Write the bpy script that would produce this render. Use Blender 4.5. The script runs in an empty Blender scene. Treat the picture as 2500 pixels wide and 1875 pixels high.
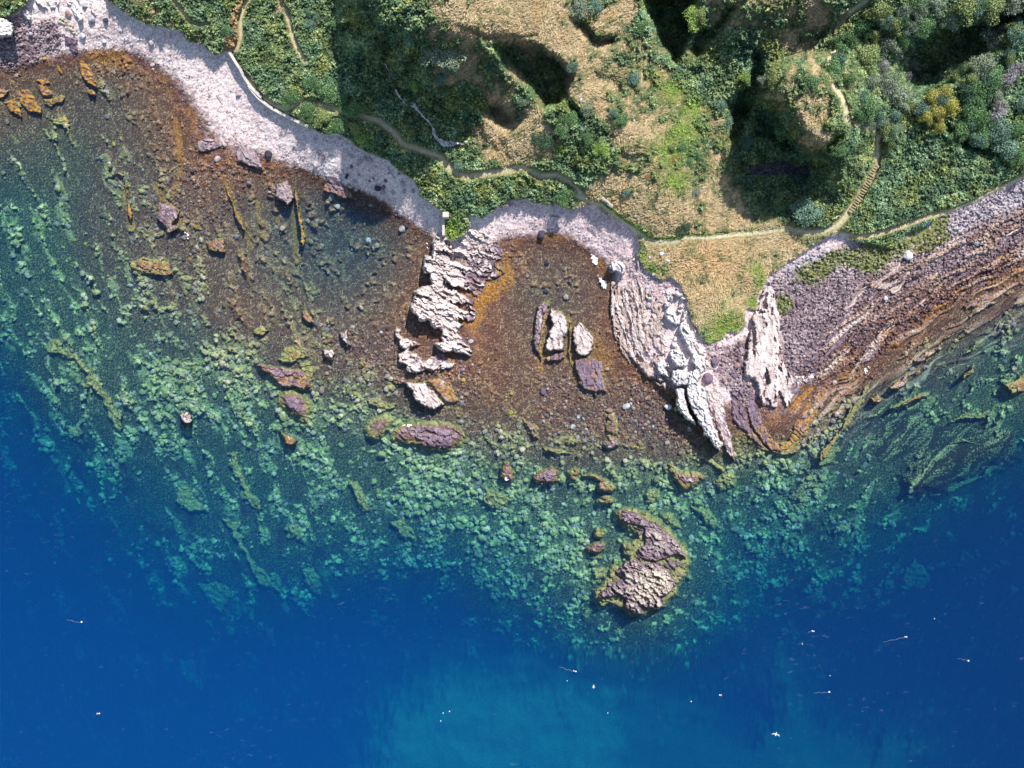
import bpy, math, random
import numpy as np
from mathutils import Vector
# ------------------------------------------------------------------ camera, light, exposure
sc = bpy.context.scene
col = sc.collection
CAMH = 120.0            # drone height over the sea, metres
K = 0.0625              # metres per photo pixel at sea level
cam = bpy.data.cameras.new('camera'); camo = bpy.data.objects.new('camera', cam); col.objects.link(camo)
camo.location = (0, 0, CAMH); camo.rotation_euler = (0, 0, 0)
cam.sensor_width = 36.0; cam.lens = 18.0 / (1250 * K / CAMH); cam.clip_end = 3000; cam.clip_start = 0.5
sc.camera = camo
SUN_EL, SUN_AZ = math.radians(49), math.radians(27)
w = bpy.data.worlds.new('World'); sc.world = w; w.use_nodes = True
nt = w.node_tree; nt.nodes.clear()
sky = nt.nodes.new('ShaderNodeTexSky'); sky.sky_type = 'NISHITA'; sky.sun_disc = False
sky.sun_elevation = SUN_EL; sky.sun_rotation = SUN_AZ; sky.air_density = 1.3
bg = nt.nodes.new('ShaderNodeBackground'); bg.inputs[1].default_value = 0.11
wo = nt.nodes.new('ShaderNodeOutputWorld')
nt.links.new(sky.outputs[0], bg.inputs[0]); nt.links.new(bg.outputs[0], wo.inputs[0])
sl = bpy.data.lights.new('sun', 'SUN'); sl.energy = 4.6; sl.angle = math.radians(0.5); sl.color = (1.0, 0.955, 0.90)
so = bpy.data.objects.new('sun', sl); col.objects.link(so)
sd_ = Vector((math.sin(SUN_AZ) * math.cos(SUN_EL), math.cos(SUN_AZ) * math.cos(SUN_EL), math.sin(SUN_EL)))
so.rotation_euler = sd_.to_track_quat('Z', 'Y').to_euler(); so.location = sd_ * 200
sc.view_settings.view_transform = 'Standard'; sc.view_settings.look = 'None'
sc.view_settings.exposure = 0.8; sc.view_settings.gamma = 1.0
cy = sc.cycles
cy.max_bounces = 5; cy.diffuse_bounces = 2; cy.glossy_bounces = 1; cy.volume_bounces = 1
cy.transparent_max_bounces = 6; cy.transmission_bounces = 1; cy.use_denoising = True
cy.caustics_reflective = False; cy.caustics_refractive = False

# ------------------------------------------------------------------ helpers
F = np.float32
def tag(o, label=None, cat=None, group=None, kind=None):
    if label: o['label'] = label
    if cat: o['category'] = cat
    if group: o['group'] = group
    if kind: o['kind'] = kind
    return o
def lin(*c):
    c = np.array(c, float) / 255.0
    return np.where(c < 0.04045, c / 12.92, ((c + 0.055) / 1.055) ** 2.4).astype(F)
def sm(e0, e1, x):
    t = np.clip((x - e0) / (e1 - e0), 0, 1); return t * t * (3 - 2 * t)
def mix(a, b, t): return a + (b - a) * t
def mixc(a, b, t): return a + (b - a) * np.asarray(t)[..., None]
_g = np.random.RandomState(7)
_ang = _g.rand(256, 256).astype(F) * 2 * np.pi
GX, GY = np.cos(_ang), np.sin(_ang)
R1, R2, R3 = [_g.rand(256, 256).astype(F) for _ in range(3)]
def perlin(x, y, s=0):
    x = x + s * 37.3; y = y + s * 17.7
    xi = np.floor(x).astype(np.int32); yi = np.floor(y).astype(np.int32)
    fx = (x - xi).astype(F); fy = (y - yi).astype(F)
    def g(i, j):
        a, b = (xi + i) & 255, (yi + j) & 255
        return GX[a, b] * (fx - i) + GY[a, b] * (fy - j)
    u = fx * fx * fx * (fx * (fx * 6 - 15) + 10); v = fy * fy * fy * (fy * (fy * 6 - 15) + 10)
    return mix(mix(g(0, 0), g(1, 0), u), mix(g(0, 1), g(1, 1), u), v) * 1.5
def fbm(x, y, o=4, s=0, gain=.5):
    a = 1.0; t = 0; n = 0
    for i in range(o):
        t = t + a * perlin(x * 2 ** i, y * 2 ** i, s + i * 3); n += a; a *= gain
    return t / n
def worley(x, y, s=0, jit=.9):
    x = x + s * 31.7; y = y + s * 11.9
    xi = np.floor(x).astype(np.int32); yi = np.floor(y).astype(np.int32)
    fx = (x - xi).astype(F); fy = (y - yi).astype(F)
    f1 = np.full(x.shape, 9, F); f2 = np.full(x.shape, 9, F)
    dx1 = np.zeros(x.shape, F); dy1 = np.zeros(x.shape, F); ia = np.zeros(x.shape, np.int32); ib = np.zeros(x.shape, np.int32)
    for i in (-1, 0, 1):
        for j in (-1, 0, 1):
            a, b = (xi + i) & 255, (yi + j) & 255
            dx = i + .5 + (R1[a, b] - .5) * jit - fx; dy = j + .5 + (R2[a, b] - .5) * jit - fy
            d = dx * dx + dy * dy
            c = d < f1
            f2 = np.where(c, f1, np.minimum(f2, d)); f1 = np.where(c, d, f1)
            dx1 = np.where(c, dx, dx1); dy1 = np.where(c, dy, dy1)
            ia = np.where(c, a, ia); ib = np.where(c, b, ib)
    r = R3[ia, ib]; r2 = R3[(ia + 91) & 255, (ib + 47) & 255]; r3 = R3[(ia + 13) & 255, (ib + 171) & 255]
    return np.sqrt(f1), np.sqrt(f2), r, r2, r3, -dx1, -dy1
def rot(x, y, deg):
    a = math.radians(deg); return x * math.cos(a) + y * math.sin(a), -x * math.sin(a) + y * math.cos(a)
TO = {'1': (0, 0), '2': (600, 0), '3': (1200, 0), '4': (1850, 0), '5': (0, 450), '6': (600, 450), '7': (1200, 450), '8': (1850, 400),
      '9': (0, 900), '10': (600, 900), '11': (1200, 900), '12': (1850, 850), '13': (0, 1385), '14': (600, 1385), '15': (1200, 1385), '16': (1850, 1385)}
TS = {k: .2953 for k in TO}
for k_, o_, s_ in (('A', (2000, 480), .1356), ('B', (1420, 440), .1356), ('C', (1040, 480), .1175), ('D', (1480, 600), .1808),
                   ('E', (0, 0), .1175), ('F', (1780, 850), .1808), ('G', (2020, 250), .1175), ('S', (0, 0), 1.0)):
    TO[k_] = o_; TS[k_] = s_
def P(s):
    """'6:1625,230 1640,300 S:10,20' -> photo-pixel points"""
    out = []; t = 'S'
    for tok in s.split():
        if ':' in tok: t, tok = tok.split(':')
        u, v = tok.split(',')
        out.append((TO[t][0] + float(u) * TS[t], TO[t][1] + float(v) * TS[t]))
    return np.array(out, float)
def sdist(poly, x, y):
    """signed distance in pixels, inside positive"""
    d2 = np.full(x.shape, 1e12, F); ins = np.zeros(x.shape, bool)
    n = len(poly)
    for i in range(n):
        ax, ay = poly[i]; bx, by = poly[(i + 1) % n]
        ex, ey = bx - ax, by - ay; L = ex * ex + ey * ey + 1e-9
        px, py = x - ax, y - ay
        t = np.clip((px * ex + py * ey) / L, 0, 1)
        d2 = np.minimum(d2, (px - ex * t) ** 2 + (py - ey * t) ** 2)
        if ay != by:
            c = ((ay > y) != (by > y)) & (x < ex * (y - ay) / (by - ay) + ax)
            ins ^= c
    return np.where(ins, 1, -1).astype(F) * np.sqrt(d2)
def ldist(pts, x, y):
    d2 = np.full(x.shape, 1e12, F)
    for i in range(len(pts) - 1):
        ax, ay = pts[i]; ex, ey = pts[i + 1] - pts[i]; L = ex * ex + ey * ey + 1e-9
        px, py = x - ax, y - ay; t = np.clip((px * ex + py * ey) / L, 0, 1)
        d2 = np.minimum(d2, (px - ex * t) ** 2 + (py - ey * t) ** 2)
    return np.sqrt(d2)
def world(X, Y, z):
    s = K * (1 - np.asarray(z) / CAMH)
    return (np.asarray(X) - 1250) * s, (937.5 - np.asarray(Y)) * s
def make_mesh(name, V, faces, C=None, smooth=False, quads=True):
    me = bpy.data.meshes.new(name)
    V = np.ascontiguousarray(V, F); faces = np.ascontiguousarray(faces, np.int32)
    k = faces.shape[1]; n = len(faces)
    me.vertices.add(len(V)); me.vertices.foreach_set('co', V.ravel())
    me.loops.add(n * k); me.loops.foreach_set('vertex_index', faces.ravel())
    me.polygons.add(n); me.polygons.foreach_set('loop_start', np.arange(0, n * k, k, dtype=np.int32))
    try: me.polygons.foreach_set('loop_total', np.full(n, k, np.int32))
    except Exception: pass
    me.polygons.foreach_set('use_smooth', np.full(n, smooth, bool))
    me.update(calc_edges=True)
    if C is not None:
        a = me.color_attributes.new('Col', 'FLOAT_COLOR', 'POINT')
        c4 = np.ones((len(V), 4), F); c4[:, :3] = C; a.data.foreach_set('color', c4.ravel())
    return me
def obj(name, me, mat, parent=None, loc=(0, 0, 0), rz=0.0):
    o = bpy.data.objects.new(name, me); col.objects.link(o)
    if mat is not None and me is not None and not me.materials: me.materials.append(mat)
    o.location = loc; o.rotation_euler = (0, 0, rz)
    if parent: o.parent = parent
    return o
def grid_faces(ny, nx):
    i = np.arange(ny * nx, dtype=np.int32).reshape(ny, nx)
    return np.stack([i[1:, :-1], i[1:, 1:], i[:-1, 1:], i[:-1, :-1]], -1).reshape(-1, 4)
def material(name, rough=.85, spec=.25, nscale=None, namt=.25, bump=0, bscale=3.0, color=None, trans=0, vcol=True):
    m = bpy.data.materials.new(name); m.use_nodes = True; t = m.node_tree; b = t.nodes['Principled BSDF']
    b.inputs['Roughness'].default_value = rough; b.inputs['Specular IOR Level'].default_value = spec
    if vcol:
        a = t.nodes.new('ShaderNodeVertexColor'); a.layer_name = 'Col'; src = a.outputs[0]
    else:
        a = t.nodes.new('ShaderNodeRGB'); a.outputs[0].default_value = (*color, 1); src = a.outputs[0]
    if nscale:
        g = t.nodes.new('ShaderNodeNewGeometry')
        n = t.nodes.new('ShaderNodeTexNoise'); n.inputs['Scale'].default_value = nscale; n.inputs['Detail'].default_value = 3
        t.links.new(g.outputs['Position'], n.inputs['Vector'])
        mr = t.nodes.new('ShaderNodeMapRange'); mr.inputs[3].default_value = 1 - namt; mr.inputs[4].default_value = 1 + namt
        mr.inputs[1].default_value = .25; mr.inputs[2].default_value = .75
        t.links.new(n.outputs[0], mr.inputs[0])
        mx = t.nodes.new('ShaderNodeVectorMath'); mx.operation = 'SCALE'
        t.links.new(src, mx.inputs[0]); t.links.new(mr.outputs[0], mx.inputs['Scale']); src = mx.outputs[0]
    t.links.new(src, b.inputs['Base Color'])
    if bump:
        n2 = t.nodes.new('ShaderNodeTexNoise'); n2.inputs['Scale'].default_value = bscale; n2.inputs['Detail'].default_value = 4
        g2 = t.nodes.new('ShaderNodeNewGeometry'); t.links.new(g2.outputs['Position'], n2.inputs['Vector'])
        bp = t.nodes.new('ShaderNodeBump'); bp.inputs['Strength'].default_value = 1; bp.inputs['Distance'].default_value = bump
        t.links.new(n2.outputs[0], bp.inputs['Height']); t.links.new(bp.outputs[0], b.inputs['Normal'])
    return m
# ------------------------------------------------------------------ survey of the place (photo pixels -> metres)
def axis(lo, hi, step, far, extra=None):
    a = list(np.arange(lo, hi + .1, step)); s = step; x = a[-1]
    up = []
    while x < far[1]: s *= 1.28; x += s; up.append(x)
    s = step; x = lo; dn = []
    while x > far[0]: s *= 1.28; x -= s; dn.append(x)
    return np.array(dn[::-1] + a + up, F)
ax_ = axis(-24, 2524, 2.0, (-6000, 8500)); ay_ = axis(-24, 1580, 2.0, (-6000, 1580.1))
ay_ = np.concatenate([ay_[ay_ <= 1580], np.arange(1588, 1930, 8), [1960, 2020, 2120, 2300, 2600, 3100, 4000, 5600, 8000]]).astype(F)
X, Y = np.meshgrid(ax_, ay_)
XC, YC = np.clip(X, -150, 2650), np.clip(Y, -150, 2100)
wx = fbm(X / 60, Y / 60, 4, 1) * 9 + fbm(X / 14, Y / 14, 2, 9) * 3; wy = fbm(X / 60, Y / 60, 4, 5) * 9 + fbm(X / 14, Y / 14, 2, 12) * 3
XW, YW = X + wx, Y + wy
def region(poly, w=5, m=60, wob=1.0):
    """soft mask 0..1 of a polygon, evaluated only near it"""
    lo, hi = poly.min(0) - m, poly.max(0) + m
    i0, i1 = np.searchsorted(ax_, [lo[0], hi[0]]); j0, j1 = np.searchsorted(ay_, [lo[1], hi[1]])
    out = np.zeros(X.shape, F)
    if i1 > i0 and j1 > j0:
        s = (slice(j0, j1), slice(i0, i1))
        out[s] = sm(-w, w, sdist(poly, X[s] + wx[s] * wob, Y[s] + wy[s] * wob))
    return out
def tps(pts, x, y, lam=1e-3):
    p = pts[:, :2] / 500.0; v = pts[:, 2]; n = len(p)
    def U(r2): return np.where(r2 > 1e-12, r2 * np.log(r2 + 1e-12), 0) * .5
    d2 = ((p[:, None] - p[None]) ** 2).sum(-1)
    A = np.zeros((n + 3, n + 3)); A[:n, :n] = U(d2) + lam * np.eye(n)
    A[:n, n] = 1; A[:n, n + 1:] = p; A[n, :n] = 1; A[n + 1:, :n] = p.T
    c = np.linalg.solve(A, np.r_[v, 0, 0, 0])
    gx = np.arange(-160, 2680, 20.0); gy = np.arange(-160, 2130, 20.0)
    QX, QY = np.meshgrid(gx / 500, gy / 500)
    R = ((QX.ravel()[:, None] - p[None, :, 0]) ** 2 + (QY.ravel()[:, None] - p[None, :, 1]) ** 2)
    Z = (U(R) @ c[:n] + c[n] + c[n + 1] * QX.ravel() + c[n + 2] * QY.ravel()).reshape(QX.shape)
    Z = Z.astype(F)
    fx = (x + 160) / 20; fy = (y + 160) / 20
    ix = np.clip(fx.astype(int), 1, len(gx) - 3); iy = np.clip(fy.astype(int), 1, len(gy) - 3); fx = (fx - ix).astype(F); fy = (fy - iy).astype(F)
    def cr(t): return (-.5*t+t*t-.5*t**3, 1-2.5*t*t+1.5*t**3, .5*t+2*t*t-1.5*t**3, -.5*t*t+.5*t**3)
    wxs, wys = cr(fx), cr(fy); out = 0
    for j in range(4):
        row = 0
        for i in range(4): row = row + wxs[i] * Z[iy + j - 1, ix + i - 1]
        out = out + wys[j] * row
    return out
def along(s, z, step=70):
    p = P(s); o = []
    for i in range(len(p) - 1):
        n = max(1, int(np.hypot(*(p[i + 1] - p[i])) / step))
        for k in range(n): o.append((*(p[i] + (p[i + 1] - p[i]) * k / n), z))
    o.append((*p[-1], z)); return o
cp = []
cp += along('S:-100,220 0,185 60,168 130,150 200,140 290,132 360,160 400,190 440,240 465,290 490,340 540,385 620,395 700,412 760,427 810,452 870,464 930,494 985,538 1040,575', 0.0)
cp += along('S:1040,575 1045,700 1050,800 1110,850 1150,780 1170,720 1205,660 1222,600 1270,588 1370,582 1430,615 1470,650 1490,710 1495,800 1520,870 1580,920 1640,960 1690,1010 1750,1075', 0.0, 90)
cp += along('S:1750,1075 1800,1000 1840,1010 1900,1030 1960,1000 2020,930 2090,890 2150,860 2240,790 2340,730 2430,680 2500,650 2650,590', 0.0, 90)
cp += along('S:0,330 150,290 300,300 380,420 370,560 480,680 640,760 720,850 840,930 1000,980 1160,1050 1300,1080 1500,1100 1650,1110 1780,1130 1960,1075 2120,960 2300,850 2450,760 2650,700', -1.1, 90)
cp += along('S:-100,420 40,480 120,650 220,800 350,900 500,960 680,1030 850,1090 1000,1130 1150,1170 1290,1190 1400,1210 1500,1200 1620,1200 1750,1180 1880,1150 2020,1080 2200,960 2400,880 2650,800', -2.3, 100)
cp += along('S:-100,750 20,860 100,980 250,1090 420,1160 600,1240 800,1290 1000,1300 1150,1320 1280,1400 1400,1500 1560,1560 1700,1460 1740,1340 1800,1280 1920,1260 2080,1260 2250,1190 2400,1110 2650,1020', -4.3, 110)
cp += along('S:-100,900 20,1000 150,1140 300,1280 460,1400 620,1450 760,1440 900,1420 1060,1420 1200,1500 1400,1600 1600,1630 1780,1500 1850,1420 2000,1400 2150,1330 2300,1240 2450,1160 2650,1080', -8.3, 130)
cp += along('S:-100,1150 100,1330 300,1500 500,1600 800,1560 1000,1540 1200,1620 1400,1720 1700,1720 1900,1580 2100,1520 2300,1420 2500,1320 2650,1280', -16, 200)
cp += [(x, y, -20.) for x in (-100, 500, 1100, 1700, 2300, 2650) for y in (1800, 2100)] + [(2500, 1550, -19)]
cp += along('S:180,70 260,70 380,100 500,170 600,270 700,340 800,410 900,450 980,490 1060,540', 1.7, 80)
cp += along('S:1200,545 1330,530 1450,560 1520,620 1560,700 1590,800 1620,880', 1.6, 80)
cp += along('S:1830,720 1780,850 1750,930', 1.4, 60) + along('S:1960,660 2100,640 2200,610 2300,570 2400,520 2500,470', 1.8, 70)
cp += along('S:1950,800 2050,760 2150,710 2250,660 2350,620 2480,570', 1.0, 80) + along('S:1940,880 2030,860 2120,810', .5)
cp += along('S:0,-30 200,-40 330,20 500,100 560,124 640,220 760,320 860,370 980,420 1050,480 1150,490 1250,470 1400,460 1450,490 1540,560 1600,590', 3.4, 80)
cp += along('S:1660,570 1800,560 1950,545 2070,510 2110,430 2130,350', 4.2, 80) + along('S:1660,680 1720,760 1800,770 1830,690', 3.0) + along('S:2200,520 2350,470 2500,420 2650,350', 3.2)
cp += [(400, -60, 5), (560, -60, 6), (700, -60, 7), (700, 100, 5), (850, 200, 6), (1000, 150, 6.8), (1250, 50, 9), (1250, 300, 6), (1450, 100, 8), (1500, 350, 5.4), (1700, 100, 7.5),
       (1700, 350, 5.2), (1900, 50, 10), (1850, 300, 7), (2000, 250, 8), (2200, 250, 7), (2300, 380, 5), (2400, 100, 9), (2550, 250, 6), (2600, -60, 12), (2000, -100, 12), (1500, -130, 12), (1000, -130, 11)]
zb = tps(np.array(cp, float), XC, YC)
land0 = zb > -.2
# far outside the picture: let land rise softly and sea stay deep
zb = zb + np.clip(-200 - Y, 0, 3000) * .0015
sky_s = 1.0
# ---- vegetated land
VEG = P('1:880,0 960,40 1080,130 1180,190 1290,200 1400,240 1500,270 1560,330 1690,370 1740,440 1780,460 1840,430 1900,430 1960,560 2:0,655 100,785 230,895 400,975 520,1035 620,1110 760,1100 900,1200 1080,1290 1180,1330 1290,1440 1400,1500 1440,1590 '
        '6:1430,90 1560,180 1640,230 1660,290 1630,330 1650,440 1700,470 1780,440 1850,330 1830,270 1930,270 2050,230 2130,170 2201,175 7:60,190 150,130 290,110 430,180 540,160 640,200 720,200 800,180 870,170 920,240 1000,260 1020,300 1100,330 1200,400 1240,510 1210,590 1280,700 1400,790 1480,760 1560,830 1620,950 1640,1080 1680,1160 1740,1270 1800,1330 1880,1300 1940,1220 2040,1240 2100,1150 2080,1060 2120,1020 2190,1040 '
        '8:0,1110 50,1000 80,940 200,860 330,750 500,650 620,590 720,590 780,640 900,650 1100,700 1180,640 1230,570 1400,500 1600,400 1700,360 1900,260 2100,160 2201,120 S:2900,330 8500,0 8500,-6000 61,-6000 90,-250 235,-60')
VEG2 = P('S:-6000,-6000 60,-6000 75,-20 68,5 50,22 20,38 0,42 -6000,60')
veg = np.maximum(region(VEG, 3, 99999), region(VEG2, 3, 9999))
moss = region(P('8:830,680 1000,600 1180,520 1300,480 1500,420 1600,410 1560,520 1620,590 1520,680 1300,760 1240,880 1290,740 1180,740 1050,830 960,900 840,880 700,850 560,950 440,1000 300,960 320,870 500,780 700,700'), 10, 40, 2.2)
moss = np.maximum(moss, region(P('8:170,1050 270,1100 290,1170 220,1250 160,1240 150,1150'), 6, 40))
moss = np.maximum(moss, region(P('7:1000,200 1240,510 1210,590 1280,700 1400,790 1480,760 1560,830 1500,600 1300,460 1100,300'), 6, 40) * 0)
# ---- hills and hollows that throw the big shadows
A_ = P('S:1300,-6000 880,-300 800,-80 752,-15 800,25 775,62 820,98 835,150 930,185 1020,242 1092,285 1140,318 1195,345 1260,440 1400,600 1600,900 3000,900 8500,900 8500,-6000')
B_ = P('S:-6000,-6000 -6000,380 500,380 1100,395 1250,410 1380,465 1480,535 1600,580 1740,560 1768,470 1772,330 1760,250 1700,200 1640,130 1610,60 1600,-100 1600,-6000')
dB = sdist(B_, XW, YW)
hA = sm(0, mix(150., 50., sm(20, 240, Y)), sdist(A_, XW, YW) + fbm(X / 110, Y / 110, 3, 15) * 34 + fbm(X / 28, Y / 28, 2, 19) * 14); hB = np.clip((dB + 5) / 290, 0, 1); hB = hB * (1.25 - .25 * hB * hB * hB) / 1.0
hill = mix(mix(14.0, 3.0, sm(40, 270, Y)), 3.6, sm(1080, 1420, X)) * hA * np.clip(hB, 0, 1)

C_ = P('S:1700,-6000 1690,-20 1700,60 1740,130 1790,190 1850,150 1960,120 2080,120 2190,90 2260,40 2300,-20 2300,-6000')
hill += 4.5 * sm(-10, 160, sdist(C_, XW, YW))
KN = P('S:1915,185 1960,165 2040,200 2066,250 2075,310 2055,345 2020,362 1985,350 1950,318 1925,262 1905,225')
kd = sdist(KN, XW, YW)
kout = sm(1960, 2060, X) ; kw = mix(42., 150., kout)
hill += 9.5 * np.clip(1 + np.minimum(kd, 0) / kw, 0, 1) ** 1.4 * (.9 + .1 * sm(0, 25, kd))
hil2 = P('S:1780,250 1800,240 1840,260 1900,300 1960,380 2040,390 2000,430 1960,500 1900,520 1810,480 1785,430')
hill -= 4.0 * region(hil2, 25, 60)
def pit(s, d, w): 
    global hill
    hill = hill - d * region(P(s), w, 80, .7)
pit('3:30,370 100,500 220,620 330,720 440,880 560,850 620,770 650,680 670,600 560,500 430,400 200,340', 6.0, 13)
pit('3:1270,-60 1300,120 1380,300 1420,400 1480,440 1490,500 1530,520 1600,380 1660,250 1640,80 1690,-20', 7.0, 14)
pit('3:1640,400 1700,280 1850,220 1960,60 2030,50 1900,240 1760,420 1700,470', 3.2, 10)
pit('3:1960,1170 1980,950 2040,760 2130,700 2180,420 2230,420 2230,760 2100,980 2050,1150', 3.5, 12)
pit('3:690,180 760,170 860,320 1040,290 1000,360 870,410 800,340', 2.4, 12)
pit('3:-30,850 100,870 270,950 200,1050 80,1050 -30,960', 1.8, 16)
pit('2:1950,900 2100,880 2201,1000 2190,1080 2080,1040', 1.8, 14)
pit('2:1740,190 2000,290 2201,300 2100,340 1900,300', .6, 10)
pit('3:0,270 200,290 380,290 340,310 150,310 0,300', .6, 8)

pit('3:860,600 1040,640 1080,760 980,720 800,700', .8, 14)
pit('3:1060,1260 1240,1290 1200,1350 1070,1330', .8, 14)
pit('3:920,1080 1010,1130 960,1170 910,1130', .6, 10)
pit('3:600,780 700,870 750,1000 700,1020 620,900', 1.5, 13)
pit('4:1480,250 1700,200 1900,200 2100,60 2180,120 2000,330 1750,520 1600,620 1420,740 1300,740 1180,600 1200,450 1380,330', 7.0, 32)
pit('4:1560,1040 1700,1130 1850,1230 1960,1260 1900,1300 1700,1200', 3.0, 14)
pit('4:0,820 120,850 250,950 330,1060 420,1180 560,1210 640,1100 690,1120 600,1250 420,1300 250,1240 0,1100', 2.5, 12)
z = zb + hill * np.clip(veg * 1.0 + (zb > 3), 0, 1)
zsm = z.copy()
# ---- paths
PATHS = dict(
 coast=P('1:1870,430 1880,420 1950,560 2050,690 2:0,640 90,770 220,880 330,900 470,840 620,870 760,910 950,960 1100,1000 1220,1090 1300,1190 1450,1240 1600,1290 1680,1380 1740,1440 1830,1460 2000,1430 2201,1405 '
         '3:130,1395 270,1385 400,1460 540,1450 640,1510 690,1600 780,1640 7:690,30 700,100 800,140 900,170 1000,240 1100,320 1200,390 1290,460 1390,480 1530,470 1600,435 1800,440 2000,415 2201,400 8:0,570 130,550 250,535 380,570 560,560 660,510 740,420 820,310 880,200 930,120 980,20'),
 hill=P('4:990,1330 1000,1180 1010,1080 860,1040 740,990 730,900 700,800 640,720 560,600 600,480 650,400 640,280 660,200 740,120 850,50 930,-20'),
 right=P('8:640,560 800,600 950,590 1130,540 1290,480 1420,430 1600,390 1800,310 2000,200 2201,110 S:2700,350'),
 spur=P('1:2100,-60 2030,20 1990,150 1990,280 1960,400 1880,425'), up=P('2:270,-30 340,120 380,280 430,400 480,500'),
 left=P('1:1400,-40 1500,80 1560,170 1640,200 1720,190'))
pw = dict(coast=8.5, hill=7.5, right=6, spur=6, up=6, left=4.5)
pathm = np.zeros(X.shape, F); pathc = np.zeros(X.shape, F)
for k_, p_ in PATHS.items():
    lo, hi = p_.min(0) - 40, p_.max(0) + 40
    i0, i1 = np.searchsorted(ax_, [lo[0], hi[0]]); j0, j1 = np.searchsorted(ay_, [lo[1], hi[1]]); s_ = (slice(j0, j1), slice(i0, i1))
    d_ = ldist(p_, X[s_] + wx[s_] * .25, Y[s_] + wy[s_] * .25)
    pathm[s_] = np.maximum(pathm[s_], 1 - sm(pw[k_] * .9, pw[k_] * 1.5, d_))
    pathc[s_] = np.maximum(pathc[s_], 1 - sm(pw[k_] * .3, pw[k_] * 1.0, d_))
spur_dirt = region(P('1:1980,-60 2060,-60 1990,60 1970,200 1970,330 1950,410 1880,430 1830,440 1860,330 1900,200 1920,80'), 5, 30)
grass_ctrl = []
for s_, g_ in (('1260,60,75 1350,90,60 1200,20,75 1120,60,35 1090,180,25 1340,20,50 1240,200,35 1160,180,25 1190,330,30 1240,340,45 1330,330,30 1230,265,25 1380,150,30 1300,270,25 1440,230,35 1460,170,30 1560,330,35 1540,480,50 1640,500,60 1740,470,50 1760,540,40 1700,640,80 1800,600,60 1670,610,30 1500,520,25 1480,450,20 1920,90,25 1985,270,30 1990,335,25 1730,700,50 710,70,16 680,20,14 1850,570,30 1910,580,40 1470,60,25 1520,30,20 1690,120,18 1700,60,14 1040,140,14 1060,200,12 1100,390,10 1980,30,25', 0.),
               ('1500,130,40 1530,250,40 1580,420,50 1700,430,60 1750,370,50 1600,180,50 1820,640,20 1950,220,45 1900,40,50 1800,40,50 1080,110,40 1180,100,30 1420,20,40 1550,560,20 1580,150,30 1740,300,30 1990,450,20 2060,440,20 340,30,30 400,60,25 470,100,25 2080,200,20 2400,480,40', .42),
               ('650,90,70 620,170,50 750,60,40 720,200,60 830,240,40 900,80,90 950,200,90 1000,350,80 1080,450,60 1150,470,60 1250,470,50 1120,340,35 1100,270,35 1210,170,35 1240,125,20 1280,240,30 1385,275,38 1410,330,35 1440,390,35 1380,430,30 1065,140,25 1140,245,30 1320,340,14 1670,150,35 1750,190,45 1790,120,45 1700,90,30 1860,140,40 1790,250,40 1880,430,70 1850,350,60 1980,430,40 1960,520,40 2050,480,40 2080,380,40 2250,450,120 2150,300,90 2300,250,90 2400,300,90 2400,150,100 2250,100,80 2120,100,60 470,60,35 430,20,30 545,50,14 1200,120,20 1700,540,10 2200,520,60 780,330,30 860,360,30 1320,180,40 1620,60,40', 1.)):
    for q in s_.split(): grass_ctrl.append((*map(float, q.split(',')), g_))
num = np.full(X.shape, .35 * .02, F); den = np.full(X.shape, .02, F)
for gx_, gy_, gr_, gv_ in grass_ctrl:
    i0, i1 = np.searchsorted(ax_, [gx_ - 2.6 * gr_, gx_ + 2.6 * gr_]); j0, j1 = np.searchsorted(ay_, [gy_ - 2.6 * gr_, gy_ + 2.6 * gr_]); s_ = (slice(j0, j1), slice(i0, i1))
    e_ = np.exp(-((X[s_] + wx[s_] * 1.5 - gx_) ** 2 + (Y[s_] + wy[s_] * 1.5 - gy_) ** 2) / gr_ ** 2 * 1.2)
    num[s_] += e_ * gv_; den[s_] += e_
green = num / den
green = mix(green, .8, sm(930, 860, XW) * sm(.1, .04, den)); green = np.where((X > 2080) & (den < .06), .95, green)
green = np.clip(green + .10 * sm(1700, 1560, X) * sm(560, 640, Y) + .07 + fbm(X / 30, Y / 30, 4, 21) * .85 + fbm(X / 8, Y / 8, 3, 22) * .45, 0, 1)
bright = np.zeros(X.shape, F)
for q in '1640,225,30 1690,265,28 1672,320,38 1640,365,40 1650,440,30 1560,640,32 1590,670,22 1770,795,38 1740,830,20 1860,690,18 1840,740,16 1530,560,12 2050,535,16 1700,20,14 1100,552,26 1090,545,22 1580,690,10 1370,370,12 1850,660,20'.split():
    a, b, r = map(float, q.split(',')); bright = np.maximum(bright, np.exp(-((XW - a) ** 2 + (YW - b) ** 2) / r ** 2))
bright = np.clip(bright * 1.1 + fbm(X / 10, Y / 10, 2, 31) * .4 * (bright > .08), 0, 1)
grn = sm(.45, .75, green)                      # leafy cover
tall = mix(.12, .6, grn) * (1 - .6 * bright) * (1 - pathm) * veg
# leafy clumps
f1, f2, r1, r2, r3, du, dv = worley(X / 11 + fbm(X / 10, Y / 10, 2, 3) * .8, Y / 11 + fbm(X / 10, Y / 10, 2, 4) * .8, 1)
clump = (1 - sm(0, .85, f1)) * (.5 + r1)
g1, g2, q1, q2, q3, _, _ = worley(X / 4.6, Y / 4.6, 2)
leaf = (1 - sm(.05, .75, g1)) * (.4 + q1)
# grass lay
gu, gv = rot(X + fbm(X / 40, Y / 40, 2, 41) * 26, Y + fbm(X / 40, Y / 40, 2, 42) * 26, -38)
lay = perlin(gu / 13, gv / 3.6, 43) + .7 * perlin(gu / 7, gv / 2.4, 44)
z = z + tall * (.55 + .6 * clump + .3 * leaf + .9 * fbm(X / 30, Y / 30, 3, 16)) + veg * (1 - grn) * (1 - pathm) * (.07 * lay + .10 * leaf + .05 * perlin(X / 3.1, Y / 3.1, 113)) 
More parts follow.
